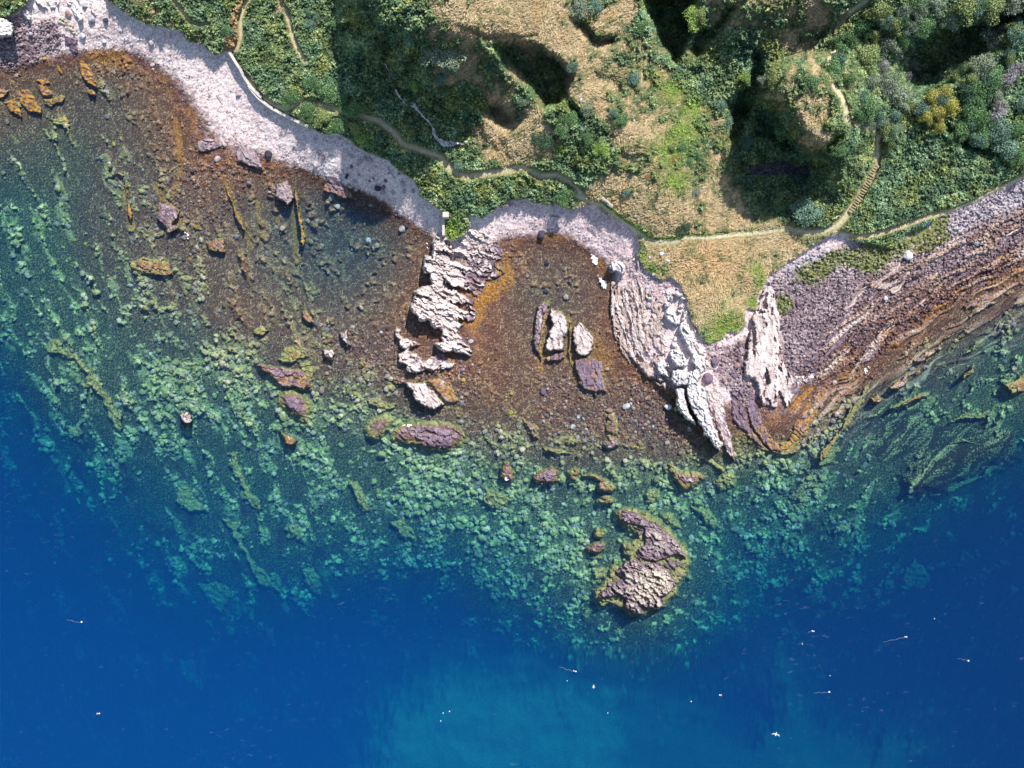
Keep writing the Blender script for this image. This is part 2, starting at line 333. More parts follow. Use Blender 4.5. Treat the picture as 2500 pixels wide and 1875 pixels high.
# bank where the greenery stops at the beach
z = z + veg * .55
# ---------------- shore and sea floor
dry = 1 - veg
rub = region(P('8:60,990 200,860 420,720 700,700 900,600 1300,640 1600,400 1900,250 2201,120 S:2900,300 2900,800 2500,790 8:1900,1100 1700,1250 1500,1250 1100,1659 12:700,230 500,300 300,230 200,120 S:1910,800 1890,700'), 12, 60, 1.5)
rub = np.maximum(rub, region(P('7:1740,1270 1900,1340 2100,1260 2160,1200 2080,1600 2150,1659 12:-60,200 -40,400 11:2150,420 2050,200 1900,150 1850,0 1760,0 7:1830,1500'), 8, 60, 1.2))
rub = np.maximum(rub, region(P('E:-200,500 200,330 560,350 800,420 1150,370 1250,650 1300,800 1250,1000 900,1100 700,1350 300,1500 -200,1500'), 10, 60) * .95)
rub = np.maximum(rub, region(P('7:1080,1350 1200,1500 1320,1659 11:1450,100 1600,420 1850,640 1700,640 1450,560 1200,560 1000,420 900,250 950,50 7:930,1400 1000,1330'), 12, 60) * .8)
rub = np.maximum(rub, region(P('7:1040,580 1210,590 1280,700 1420,800 1560,840 1440,870 1420,1090 1300,1000 1170,830 1120,700'), 8, 60) * .55)
peb = dry * (1 - rub)
# cobble relief (two sizes)
c1, c2, k1, k2, k3, cu, cv = worley(X / 9.5 + perlin(X / 9, Y / 9, 51) * .35, Y / 7.5 + perlin(X / 9, Y / 9, 52) * .35, 5)
s1, s2, m1, m2, m3, su, sv = worley(X / 4.6, Y / 4.2, 6)
cob = sm(0, .35, c2 - c1) * (.3 + k1) + cu * (k2 - .5) * .9 + cv * (k3 - .5) * .9
cobs = sm(0, .4, s2 - s1) * (.3 + m1)
# sea-floor control: light boulder share L, warmth Wm, size S
sea = np.array([tuple(map(float, q.split(','))) for q in
 ('700,550,.36,1 900,650,.32,.85 500,450,.5,1 600,750,.36,.75 300,550,.22,.35 150,400,.04,.15 60,300,.12,.3 250,250,.08,.35 350,190,.25,1 300,130,.6,1 420,330,.5,.8 80,560,.18,0 90,720,.25,0 200,850,.28,0 '
  '350,700,.34,.25 450,850,.5,.15 350,950,.42,.05 460,940,.8,.1 530,900,.75,.2 600,980,.85,.15 565,1010,.6,.05 700,1060,.8,.1 640,1080,.35,0 690,1160,.15,0 760,1120,.75,0 860,1100,.06,0 905,1150,.1,0 880,1030,.75,.15 1000,1120,.95,0 1080,1150,1,0 '
  '1150,1190,.9,0 1000,1220,.7,0 800,1250,.35,0 900,1300,.35,0 650,1250,.2,0 500,1150,.3,0 300,1150,.32,0 200,1100,.32,0 100,1050,.2,0 400,1250,.15,0 550,1080,.2,0 1100,1300,.5,0 1230,800,.3,.9 1300,640,.42,1 1280,730,.14,.6 '
  '1420,690,.32,1 1450,850,.4,1 1350,1000,.4,.9 1200,950,.42,.75 1150,1000,.5,.5 1250,1060,.5,.3 1400,1090,.42,.3 1500,1000,.35,1 1600,1060,.38,.7 1300,1180,.6,.1 1250,1280,.8,0 1350,1350,.75,0 1450,1230,.45,.05 '
  '1550,1180,.65,.15 1610,1230,.75,0 1720,1190,.7,.1 1790,1210,.1,0 1720,1270,.4,0 1810,1110,.6,.1 1900,1160,.85,0 1950,1200,.9,0 1880,1270,.6,0 1900,1030,.02,.6 2020,1060,.75,.3 2060,970,.5,.5 2100,1090,.1,.1 2200,1000,.08,.1 '
  '2150,900,.35,.7 2300,900,.1,.3 2400,1000,.22,0 2300,1100,.1,0 2200,1150,.12,0 2100,1250,.2,0 2050,1320,.35,0 2450,850,.25,.1 2400,780,.12,.5 2480,700,.25,.9 2450,1150,.08,0 1100,1450,.2,0 1300,1480,.4,0 500,1500,.1,0 100,1300,.05,0 700,1450,.12,0 2200,1350,.1,0 '
  '750,880,.4,.6 900,800,.35,.85 950,930,.5,.4 850,1000,.6,.2 1050,960,.4,.7 400,600,.5,.5 450,700,.45,.35 330,450,.35,.4 600,600,.35,.8 1000,880,.42,.8 1180,760,.4,1 1340,860,.42,1').split()], F)
numL = np.zeros(X.shape, F); numW = np.zeros(X.shape, F); dn = np.full(X.shape, 1e-9, F)
for a, b, l_, w_ in sea:
    ww = 1 / ((XC - a) ** 2 + (YC - b) ** 2 + 900) ** 2; numL += ww * l_; numW += ww * w_; dn += ww
L = numL / dn; Wm = numW / dn; del numL, numW, dn
# lineations of the reef (left: running down to the right; right: running up to the right)
lu, lv = rot(X + fbm(X / 90, Y / 90, 2, 61) * 30, Y + fbm(X / 90, Y / 90, 2, 62) * 30, 64)
linL = perlin(lu / 190, lv / 26, 63) + .5 * perlin(lu / 90, lv / 12, 64)
lu, lv = rot(X + fbm(X / 80, Y / 80, 2, 65) * 26, Y + fbm(X / 80, Y / 80, 2, 66) * 26, -42)
linR = perlin(lu / 120, lv / 18, 67) + .6 * perlin(lu / 50, lv / 8, 68)
rt = sm(1850, 2050, X)
line = mix(linL, linR, rt)
linw = np.maximum(sm(900, 700, X), rt)
L = np.clip(L * 1.05 + line * (.14 + .46 * linw) + fbm(X / 75, Y / 75, 5, 69) * .95 - .10, 0, 1)
under = sm(.15, -.35, zb) * dry
near = sm(-1.6, -.3, zb)
PT2 = sm(-.18, .16, fbm(X / 34, Y / 34, 3, 114) + .35 * fbm(X / 11, Y / 11, 2, 115)); LB = L * (.25 + .75 * PT2)
b1, b2, e1, e2, e3, bu, bv = worley(X / 17 + perlin(X / 16, Y / 16, 71) * .4, Y / 15 + perlin(X / 16, Y / 16, 72) * .4, 8)
a1, a2, d1, d2, d3, _, _ = worley(X / 8 + perlin(X / 9, Y / 9, 73) * .3, Y / 7.4, 9)
bigp = sm(0, .12, LB * .95 - e1 * (1.1 - .25 * L)) * (1 - near * .75)        # cells that carry a big pale boulder
smlp = sm(0, .15, LB * 1.1 - d1)
bigh = (1 - sm(.25, .62, b1)) * bigp; smlh = (1 - sm(.2, .62, a1)) * smlp
tiny = (1 - sm(.1, .6, s1)) * sm(.0, .2, L + .25 - m1)
relief_sea = under * ((.55 * bigh * (1 - near * .5) + .22 * smlh + .10 * tiny) + .8 * np.maximum(line, 0) * (1 - near) * L * (.15 + .85 * linw))
wave_edge = fbm(X / 30, Y / 30, 4, 75) * .16
ridges = sm(.55, .9, 1 - np.abs(perlin(rot(X, Y, 40)[0] / 90, rot(X, Y, 40)[1] / 12, 77)) * 2)
z = z + (1 - under) * dry * (rub * (.34 * cob + .10 * cobs) + peb * (.10 * cobs + .12 * fbm(X / 18, Y / 15, 4, 76))) + relief_sea + dry * wave_edge * sm(-1.5, 0, zb)
su0, sv0 = rot(X, Y, -42); sv0 = sv0 + (np.clip(X - 2000, 0, 600) / 600) ** 2 * -90 + fbm(X / 120, Y / 120, 2, 101) * 22
z = z + sm(-.05, .25, perlin(su0 / 130, sv0 / 13, 102) + .55 * perlin(su0 / 70, sv0 / 6.5, 103)) * .5 * sm(1930, 2040, X) * sm(-3, -1, zb) * sm(2.0, 1.2, zb) * (1 - veg)
z = z - moss * 0.0 + moss * dry * .15 * (1 - sm(.0, .3, fbm(X / 14, Y / 14, 3, 78)))
PT = region(P('6:1640,270 1820,330 1780,440 1650,430'), 4, 30)

# ------------------------------------------------------------------ colour of the ground itself
KA = .62
def c(*v): return lin(*v) * KA
def var(cols, t):
    """piecewise colour ramp"""
    t = np.clip(t, 0, 1) * (len(cols) - 1); out = np.zeros(t.shape + (3,), F)
    for i in range(len(cols) - 1):
        m = np.clip(1 - np.abs(t - i), 0, 1) if i else np.clip(1 - t, 0, 1)
        out += m[..., None] * cols[i]
    out += np.clip(1 - np.abs(t - (len(cols) - 1)), 0, 1)[..., None] * cols[-1]
    return out
n1 = fbm(X / 5, Y / 5, 3, 81); n2 = fbm(X / 90, Y / 90, 4, 82); n3 = perlin(X / 2.7, Y / 2.7, 83)
grassc = var([c(136, 124, 92), c(196, 174, 134), c(232, 208, 170)], .42 + .17 * lay + .4 * n3 + .2 * n1 + .15 * n2)
orange = np.maximum(sm(.05, .4, fbm(X / 50, Y / 50, 3, 84)) * .5, np.exp(-((XW - 1730) / 95) ** 2 - ((YW - 640) / 75) ** 2) * (.75 + .5 * n1)).clip(0, 1)
grassc = mixc(grassc, grassc * np.array([1.08, .88, .72], F), orange) * 1.28
olive = var([c(88, 94, 62), c(134, 138, 92), c(176, 176, 124)], .45 + .3 * lay + .35 * n3)
leafc = 1.35 * var([c(44, 58, 44), c(88, 110, 72), c(150, 166, 118)], .36 + .3 * (r1 - .5) + .3 * (q1 - .5) + .2 * leaf + .3 * n3 + .55 * fbm(X / 42, Y / 42, 4, 17))
leafc = mixc(leafc, leafc * np.array([1.3, 1.08, .8], F), sm(.0, .35, fbm(X / 65, Y / 65, 3, 18)))
cool = sm(-.1, .3, fbm(X / 70, Y / 70, 3, 85) + .15 * sm(2050, 2200, X))
leafc = mixc(leafc, leafc * np.array([.86, 1.0, 1.22], F), cool)
brc = var([c(92, 124, 44), c(140, 168, 76), c(178, 196, 104)], .45 + .35 * lay + .4 * n3)
C = mixc(grassc, olive, sm(.12, .42, green) * .9); C = mixc(C, leafc, sm(.46, .66, green)); C = mixc(C, brc, bright * .9)
red = region(P('3:1480,1310 1580,1290 1560,1340 1480,1350'), 4, 30) + region(P('3:1280,1440 1330,1440 1310,1480 1270,1470'), 3, 20)
C = mixc(C, c(150, 70, 50), np.clip(red, 0, 1) * (q1 > .5) * .8)
C = mixc(C, var([c(120, 104, 74), c(176, 158, 112), c(206, 188, 142)], .5 + .5 * n1 + .3 * n3), pathm * .85)
C = mixc(C, var([c(176, 170, 128), c(236, 226, 188)], .6 + .5 * n1), pathc * 1.0)
side = region(P('B:380,330 700,600 1000,800 1250,1020 1600,1010 1850,940 2212,950 S:1850,560 1850,553 B:2212,1000 1860,1000 1740,1070 1250,1075 1000,880 700,680 400,450'), 3, 30, .3)
C = mixc(C, brc * np.array([.75, .95, .8], F), side * .8)
C = mixc(C, var([c(120, 92, 66), c(196, 160, 120), c(150, 120, 86)], .5 + .5 * perlin(X / 30, Y / 4.2, 86) + .3 * n3), spur_dirt * .85)
cliffr = region(P('4:0,1360 200,1330 330,1380 460,1400 400,1470 200,1450 0,1440'), 6, 30) + region(P('4:-80,1360 0,1360 0,1440 -70,1420'), 5, 20)
C = mixc(C, c(92, 72, 96), np.clip(cliffr, 0, 1) * .75)
# --- pebbles, cobbles
pebc = var([c(140, 118, 120), c(212, 194, 192), c(240, 228, 224)], .58 + .5 * (m2 - .5) + .35 * n3 + .3 * n2)
pebc = mixc(pebc, pebc * np.array([1.0, .93, .95], F), sm(1150, 1300, X)) * 1.28
rubc = var([c(64, 50, 58), c(144, 124, 130), c(206, 190, 190)], .1 + .45 * k2 + .28 * m2 + .22 * n3 + .25 * sm(.9, 2.0, zb) + n2 * .3)
rubpale = region(P('8:200,870 430,700 620,600 720,600 600,740 380,840 250,900'), 8, 40) * .8 + region(P('8:1500,560 1700,380 1900,250 2201,110 2350,100 2250,330 1900,470 1650,640'), 14, 60) * .5
rubc = rubc * 1.15; rubc = mixc(rubc, var([c(150, 140, 152), c(222, 216, 224)], .3 + .5 * k2 + .3 * m2), np.clip(rubpale, 0, 1))
S_ = mixc(pebc, rubc, rub)
STR = region(P('F:700,520 950,330 1100,150 1200,0 1300,-180 8:860,1000 1150,800 1300,700 1500,620 1900,480 2201,380 S:2700,500 2700,640 12:2201,-40 1900,60 1500,250 1200,420 900,700 700,900 F:1300,1400 1000,1500 900,1200'), 22, 80, 2)
su_, sv_ = rot(X, Y, -42); bend = (np.clip(X - 2000, 0, 600) / 600) ** 2 * -90; sv_ = sv_ + bend + fbm(X / 120, Y / 120, 2, 101) * 22
band = perlin(su_ / 130, sv_ / 13, 102) + .55 * perlin(su_ / 70, sv_ / 6.5, 103)
bandc = var([c(70, 50, 54), c(140, 104, 94), c(212, 184, 160), c(240, 224, 212)], .45 + .6 * perlin(su_ / 160, sv_ / 20, 104) + .3 * n1 + .25 * n3)
bsel = sm(-.12, .12, band) * STR * (1 - sm(.2, .5, fbm(X / 30, Y / 30, 3, 105)) * .85)
S_ = mixc(S_, bandc, bsel * .85)
mossc = var([c(70, 84, 30), c(122, 134, 60), c(164, 170, 92)], .5 + .4 * n1 + .4 * n3)
S_ = mixc(S_, mossc, moss * sm(-.35, .15, fbm(X / 11, Y / 11, 3, 87) + .25) * .92)
STK = np.zeros(X.shape, F)
for s__, w__ in (('5:1850,-60 1900,60 1940,180 1980,300 2040,420 2070,520', 5), ('6:405,60 420,180 460,300 480,430', 4), ('6:380,100 400,260 410,420 410,560 430,640', 5), ('5:1450,60 1480,-40 1:1500,1350 1480,1150 1450,1000', 5), ('5:1030,0 1050,150 1085,350', 6), ('5:1290,0 1340,120 1500,300', 5), ('6:100,150 120,300 140,480', 4), ('6:250,250 290,400', 3), ('1:1810,1350 1860,1500 1900,1640', 4), ('1:1900,1000 1930,1200', 5), ('7:470,980 430,1150 410,1300 400,1500 420,1600', 4), ('7:640,1120 650,1300 640,1450', 5)):
    p_ = P(s__); lo, hi_ = p_.min(0) - 30, p_.max(0) + 30
    i0, i1 = np.searchsorted(ax_, [lo[0], hi_[0]]); j0, j1 = np.searchsorted(ay_, [lo[1], hi_[1]]); s_ = (slice(j0, j1), slice(i0, i1))
    STK[s_] = np.maximum(STK[s_], 1 - sm(w__ * .6, w__ * 2.2, ldist(p_, X[s_] + wx[s_] * .5, Y[s_] + wy[s_] * .5)))
# --- the tide line: wet dark stones and ochre weed by height
zz = z + fbm(X / 12, Y / 12, 3, 88) * .22
wet = sm(.75, .15, zz - .45 * sm(1880, 2100, X) * (1 + .8 * n2))
brown = var([c(60, 42, 44), c(120, 90, 86), c(184, 150, 134)], .32 + .3 * (m2 - .5) + .35 * (k2 - .5) + .45 * n3 + .22 * n2)
ochre = 1.15 * var([c(96, 64, 26), c(168, 118, 44), c(212, 168, 80)], .45 + .4 * n1 + .35 * n3)
och = sm(.0, .22, fbm(X / 38, Y / 38, 4, 89) + .10 * Wm) * sm(-1.2, -.2, zz) * sm(.4, .1, zz)
fucus = region(P('6:2140,640 2201,620 7:40,520 90,560 180,680 190,760 150,850 60,860 6:2201,900 2100,880 2050,950 2000,1000 1960,1120 1900,1200 1850,1150 1920,1080 1900,960 1960,900 1990,800 2100,790'), 6, 30, 1.4)
fucus = np.maximum(fucus, region(P('7:330,1420 440,1430 620,1480 680,1659 11:650,120 1040,180 1050,0 7:940,1659 1000,1400 850,1200 640,1180 640,1350 440,1400 400,1240 480,980 440,1100 400,1300 400,1420'), 10, 40, 2) * .55)
fucus = np.maximum(fucus, region(P('1:700,330 850,360 1000,420 1130,540 1000,560 850,540 760,480 700,400'), 6, 40) * .7)
och = np.clip(och * .5 + fucus, 0, 1)
W_ = mixc(brown, ochre, och * (.55 + .45 * sm(-.3, .3, n1)))
W_ = mixc(W_, mixc(bandc * .8, ochre * 1.1, sm(-.1, .3, perlin(su_ / 140, sv_ / 16, 106))), bsel * .8)
S_ = mixc(S_, W_, wet)
# under water: pale olive boulder tops, dark gaps
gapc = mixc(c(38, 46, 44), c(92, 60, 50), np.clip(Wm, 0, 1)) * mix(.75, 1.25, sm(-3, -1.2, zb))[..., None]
topc = 1.15 * var([c(132, 142, 96), c(184, 192, 130), c(222, 220, 164)], .2 + .65 * e2 + .35 * n3)
topw = var([c(96, 62, 48), c(156, 112, 86), c(216, 180, 142)], .2 + .6 * d2 + .35 * n3)
topc = mixc(topc, topw, np.clip(Wm * 1.15 + near * .25, 0, 1))
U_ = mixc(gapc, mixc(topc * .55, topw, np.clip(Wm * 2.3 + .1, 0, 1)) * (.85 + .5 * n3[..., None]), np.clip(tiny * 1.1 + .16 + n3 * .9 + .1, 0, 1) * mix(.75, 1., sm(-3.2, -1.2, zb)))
lc1, lc2, le1, le2, le3, _, _ = worley(mix(rot(X, Y, 60)[0], rot(X, Y, -42)[0], rt > .5) / 52 + perlin(X / 30, Y / 30, 91) * .5, mix(rot(X, Y, 60)[1], rot(X, Y, -42)[1], rt > .5) / 24 + perlin(X / 26, Y / 26, 92) * .5, 12)
ledge = sm(.05, .13, lc2 - lc1) * sm(.0, .2, L * .9 + .12 * linL - le1 * .9) * (1 - near)
U_ = mixc(U_, topc * .85, np.clip(smlh * 1.5, 0, 1) * (1 - .65 * near)); U_ = mixc(U_, topc * 1.05, np.clip(bigh * 1.7, 0, 1) * (1 - .4 * near))
U_ = mixc(U_, topc * (.78 + .35 * n3 + .25 * tiny)[..., None], ledge * (.18 + .45 * linw))
U_ = mixc(U_, ochre * 1.15, np.clip(fucus * .85 * sm(-.3, .3, n1 + .1 + n3 * .3), 0, 1) * sm(-1.6, -.8, zb))
U_ = mixc(U_, ochre * .95 + topw * .2, STK * (.45 + .5 * sm(-.2, .3, n1 + n3 * .5)))
kelp = region(P('12:850,500 1050,480 1400,400 1400,620 1550,640 1900,560 2100,700 2150,900 1900,1000 1600,1150 1500,1220 1250,1200 1150,1040 1250,900 1000,900 850,750 700,800 600,950 450,1200 300,1280 250,1230 380,1000 560,900 700,740 800,600'), 14, 60, 3)
kelpc = 1.25 * var([c(34, 30, 32), c(66, 54, 48), c(190, 184, 136)], .1 + .8 * sm(.4, .85, .5 + .5 * linR + .55 * n3 + .25 * n1))
U_ = mixc(U_, kelpc, kelp * .85)
U_ = mixc(U_, bandc * .95, bsel * .7)
weedp = sm(.12, .32, fbm(X / 55, Y / 55, 3, 90)) * sm(-2.5, -5, zb)
U_ = mixc(U_, c(70, 36, 34), weedp * .6)
sand = region(P('14:850,1659 880,1300 1000,1120 1100,1000 1350,900 1500,780 1700,740 1900,760 2100,800 15:0,800 300,780 600,870 900,860 1080,900 1180,1100 1300,1400 1320,1659 S:1600,2000 840,2000'), 130, 150, 5)
sand = np.maximum(sand, region(P('15:900,1000 1300,950 1800,1150 2100,1300 16:300,1150 1100,1350 1500,1659 S:1900,2050 1300,2050'), 110, 150, 5) * .75)
sand = np.maximum(sand, region(P('16:80,760 200,740 400,850 480,1000 560,1200 760,1300 700,1400 1100,1290 1400,1330 1500,1500 1400,1659 S:2300,2000 1700,2000 1750,1800 16:-60,1300 60,1150 20,900'), 110, 150, 5) * .8)
U_ = mixc(U_, c(165, 168, 146), sand * 1.0)
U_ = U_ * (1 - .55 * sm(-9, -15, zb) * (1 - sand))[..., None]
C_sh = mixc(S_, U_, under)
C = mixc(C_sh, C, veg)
z = mix(z, np.maximum(z, -11.0 + 1.2 * fbm(X / 90, Y / 90, 3, 111)), np.clip(sand * 1.0, 0, 1) * sm(-9.5, -13, zb))
z = z + kelp * 1.6 * sm(-2.5, -4, zb)
xw, yw = world(X, Y, z)
V = np.stack([xw, yw, z], -1).reshape(-1, 3)
print('terrain', V.shape, float(z.min()), float(z.max()))
mat_ground = material('ground_cover', .92, .15, nscale=4.5, namt=.32)
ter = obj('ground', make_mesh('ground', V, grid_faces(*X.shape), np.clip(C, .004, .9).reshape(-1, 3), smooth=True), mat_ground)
tag(ter, 'rocky coastal ground with pebble beaches, grassy slopes and boulder sea floor', kind='structure')
zgrid = z
def zat(px, py, arr=None):
    a = zgrid if arr is None else arr
    px = np.asarray(px, float); py = np.asarray(py, float)
    i = np.clip(np.searchsorted(ax_, px) - 1, 0, len(ax_) - 2); j = np.clip(np.searchsorted(ay_, py) - 1, 0, len(ay_) - 2)
    fx = np.clip((px - ax_[i]) / (ax_[i + 1] - ax_[i]), 0, 1); fy = np.clip((py - ay_[j]) / (ay_[j + 1] - ay_[j]), 0, 1)
    return (a[j, i] * (1 - fx) + a[j, i + 1] * fx) * (1 - fy) + (a[j + 1, i] * (1 - fx) + a[j + 1, i + 1] * fx) * fy

# ------------------------------------------------------------------ the sea: a real body of water over the sea floor
wxs = axis(-60, 2560, 20, (-6000, 8500)); 
bx = 520.0
me = bpy.data.meshes.new('sea_water')
b = [(-bx, -bx, -30), (bx, -bx, -30), (bx, bx, -30), (-bx, bx, -30), (-bx, -bx, 0), (bx, -bx, 0), (bx, bx, 0), (-bx, bx, 0)]
me.from_pydata(b, [], [(0, 3, 2, 1), (4, 5, 6, 7), (0, 1, 5, 4), (1, 2, 6, 5), (2, 3, 7, 6), (3, 0, 4, 7)])
mw = bpy.data.materials.new('clear_blue_sea_water'); mw.use_nodes = True; t = mw.node_tree; t.nodes.clear()
out = t.nodes.new('ShaderNodeOutputMaterial'); tr = t.nodes.new('ShaderNodeBsdfTransparent'); gl = t.nodes.new('ShaderNodeBsdfGlossy')
gl.inputs['Roughness'].default_value = .12
fr = t.nodes.new('ShaderNodeFresnel'); fr.inputs['IOR'].default_value = 1.33
geo = t.nodes.new('ShaderNodeNewGeometry')
mp = t.nodes.new('ShaderNodeMapping'); mp.inputs['Rotation'].default_value = (0, 0, math.radians(-62)); mp.inputs['Scale'].default_value = (.35, 1.0, 1)
t.links.new(geo.outputs['Position'], mp.inputs['Vector'])
nz = t.nodes.new('ShaderNodeTexNoise'); nz.inputs['Scale'].default_value = 1.1; nz.inputs['Detail'].default_value = 5; nz.inputs['Roughness'].default_value = .62
t.links.new(mp.outputs[0], nz.inputs['Vector'])
bp = t.nodes.new('ShaderNodeBump'); bp.inputs['Strength'].default_value = .4; bp.inputs['Distance'].default_value = .18
t.links.new(nz.outputs[0], bp.inputs['Height']); t.links.new(bp.outputs[0], gl.inputs['Normal']); t.links.new(bp.outputs[0], fr.inputs['Normal'])
ms = t.nodes.new('ShaderNodeMixShader'); t.links.new(fr.outputs[0], ms.inputs[0]); t.links.new(tr.outputs[0], ms.inputs[1]); t.links.new(gl.outputs[0], ms.inputs[2])
# thin pale streaks: wavelet foam plus glints and sky reflection painted as diffuse white
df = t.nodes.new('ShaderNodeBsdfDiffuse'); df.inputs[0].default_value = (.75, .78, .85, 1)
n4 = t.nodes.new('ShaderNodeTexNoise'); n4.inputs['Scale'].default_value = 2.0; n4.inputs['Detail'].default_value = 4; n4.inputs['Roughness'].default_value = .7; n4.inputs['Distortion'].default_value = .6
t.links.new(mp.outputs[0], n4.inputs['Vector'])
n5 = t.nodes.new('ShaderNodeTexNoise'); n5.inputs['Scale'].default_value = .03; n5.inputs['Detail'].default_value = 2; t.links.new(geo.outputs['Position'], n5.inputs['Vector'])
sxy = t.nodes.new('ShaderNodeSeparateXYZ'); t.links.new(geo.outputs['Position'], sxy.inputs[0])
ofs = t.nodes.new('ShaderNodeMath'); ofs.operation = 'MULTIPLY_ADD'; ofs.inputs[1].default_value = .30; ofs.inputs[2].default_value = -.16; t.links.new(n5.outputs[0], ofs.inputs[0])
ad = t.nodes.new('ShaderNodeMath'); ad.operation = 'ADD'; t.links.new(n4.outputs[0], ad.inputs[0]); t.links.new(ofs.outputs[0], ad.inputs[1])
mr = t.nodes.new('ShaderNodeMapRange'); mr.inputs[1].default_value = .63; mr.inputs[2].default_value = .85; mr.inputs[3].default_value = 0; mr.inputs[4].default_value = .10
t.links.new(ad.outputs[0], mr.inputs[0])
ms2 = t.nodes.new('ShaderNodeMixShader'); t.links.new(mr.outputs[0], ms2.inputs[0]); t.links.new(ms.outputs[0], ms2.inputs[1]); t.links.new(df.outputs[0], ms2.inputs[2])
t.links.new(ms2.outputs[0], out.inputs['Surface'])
vs = t.nodes.new('ShaderNodeVolumeScatter'); vs.inputs['Color'].default_value = (0.0, .26, 1.0, 1); vs.inputs['Density'].default_value = .0212; vs.inputs['Anisotropy'].default_value = -.35
va = t.nodes.new('ShaderNodeVolumeAbsorption'); va.inputs['Color'].default_value = (.0, .70, .80, 1); va.inputs['Density'].default_value = .21
asd = t.nodes.new('ShaderNodeAddShader'); t.links.new(vs.outputs[0], asd.inputs[0]); t.links.new(va.outputs[0], asd.inputs[1]); t.links.new(asd.outputs[0], out.inputs['Volume'])
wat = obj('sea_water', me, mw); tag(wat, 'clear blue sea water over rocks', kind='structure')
# ------------------------------------------------------------------ rock outcrops: each a thing of its own
mat_rock = material('fractured_rock', .88, .25, nscale=9.0, namt=.14, bump=.05, bscale=5.0)
PALE = dict(terr=(c(116, 94, 90), c(184, 162, 154), c(228, 208, 198)), lilac=(c(104, 88, 98), c(156, 138, 144), c(204, 188, 188)), pink=(c(148, 124, 124), c(216, 198, 194), c(252, 240, 234)), grey=(c(150, 144, 148), c(228, 222, 222), c(255, 252, 250)),
            cream=(c(158, 142, 126), c(214, 200, 180), c(240, 230, 212)), purple=(c(88, 72, 88), c(134, 114, 130), c(180, 162, 170)),
            shade=(c(120, 124, 140), c(176, 182, 196), c(215, 220, 230)))
rock_top = {}
def outcrop(name, label, cat, poly, H, gx=0., gy=0., ang=70., cell=(26, 9), amp=.35, wl=6., tone='pink', hi=.9, mid=.42, step=1.6, seed=1, saw=.0, weed=1., group=None, dome=0., bottom=None, olive=.0, rag=3.5, lift=.28, holes=0., pe=.8):
    poly = P(poly); lo, hi_ = poly.min(0) - 5, poly.max(0) + 5
    gxs = np.arange(lo[0], hi_[0], step); gys = np.arange(lo[1], hi_[1], step)
    x, y = np.meshgrid(gxs, gys); x = x.astype(F); y = y.astype(F)
    jx = perlin(x / 7, y / 7, seed) * 2.4 + perlin(x / 22, y / 22, seed + 2) * rag; jy = perlin(x / 7, y / 7, seed + 4) * 2.4 + perlin(x / 22, y / 22, seed + 6) * rag
    sd = sdist(poly, x + jx, y + jy)
    cx, cy_ = poly.mean(0)
    u, v = rot(x - cx + perlin(x / 30, y / 30, seed + 8) * 6, y - cy_ + perlin(x / 30, y / 30, seed + 9) * 6, ang)
    qx = perlin(u / 11, v / 11, seed + 15) * .45; qy = perlin(u / 9, v / 9, seed + 16) * .4
    a1_, a2_, ra, rb, rc, du_, dv_ = worley(u / cell[0] + 50 + qx, v / cell[1] + 50 + qy, seed + 20)
    b1_, b2_, rd, re, rf, eu, ev = worley(u / (cell[0] * .42) + 80 + perlin(u / 8, v / 8, seed) * .3, v / (cell[1] * .5) + 80, seed + 23)
    big = (ra - .5) * 1.5 + du_ * (rb - .5) * .9 + dv_ * (.25 + rc * .9)
    crack = sm(.10, .0, a2_ - a1_); crack2 = sm(.09, .0, b2_ - b1_)
    small = (rd - .5) * .7 + eu * (re - .5) * .8 + ev * (rf - .2) * .8
    sw = v / 7.0 + perlin(x / 24, y / 24, seed + 11) * 1.5
    st = (sw - np.floor(sw)) - .5
    edge = sm(-1.5, wl, sd)
    base = zat(x, y)
    top = H + gx * (x - cx) + gy * (y - cy_) + dome * (sm(0, 30, sd) - .5)
    if H > .1: top = np.maximum(top, zat(x, y, zsm) + lift)
    if H < -.3 and seed != 129: top = np.minimum(top, zat(x, y, zsm) + 1.1)
    if holes: top = top - .9 * (ra < holes) - .45 * (rd < holes * .8)
    zt = top + amp * (.62 * big + .42 * small) - amp * (.45 * crack * (ra + .3) + .3 * crack2 * (rd > .4)) + saw * st + .05 * perlin(x / 3, y / 3, seed + 3)
    lowz = base - .5 if bottom is None else np.minimum(base - .5, bottom)
    zz_ = lowz + (zt - lowz) * edge ** pe
    zz_ = np.maximum(zz_, lowz)
    keep = sd > -3.2
    # colour from kind of rock and tide level
    n = fbm(x / 9, y / 9, 3, seed + 31); nf = perlin(x / 2.6, y / 2.6, seed + 33)
    pc = PALE[tone]
    tcol = var(list(pc), .55 + .5 * (rd - .5) + .3 * (ra - .5) + .35 * n + .25 * nf)
    pur = var(list(PALE['purple']), .45 + .5 * (rd - .5) + .4 * n + .3 * nf)
    occ = 1.3 * var([c(96, 66, 28), c(172, 124, 46), c(216, 172, 84)], .45 + .45 * n + .35 * nf + .3 * (rd - .5))
    oli = 1.1 * var([c(84, 80, 50), c(150, 146, 92), c(204, 198, 142)], .5 + .45 * n + .45 * nf + .35 * (rd - .5))
    h = zz_ + n * .28 + (ra - .5) * .2
    cc = mixc(pur, tcol, sm(mid, hi, h))
    cc = mixc(mixc(pur * .75, occ, weed * sm(-.25, .2, n + .12)), cc, sm(.0, .42, h + .05))
    cc = mixc(oli * 1.05, cc, sm(-.35, .0, h + olive * -1))
    cc = cc * (1 - .4 * np.maximum(crack * (ra > .35), crack2 * .4))[..., None]
    wxx, wyy = world(x, y, zz_)
    V = np.stack([wxx, wyy, zz_], -1).reshape(-1, 3)
    f = grid_faces(*x.shape); k = keep.ravel(); f = f[k[f].all(1)]
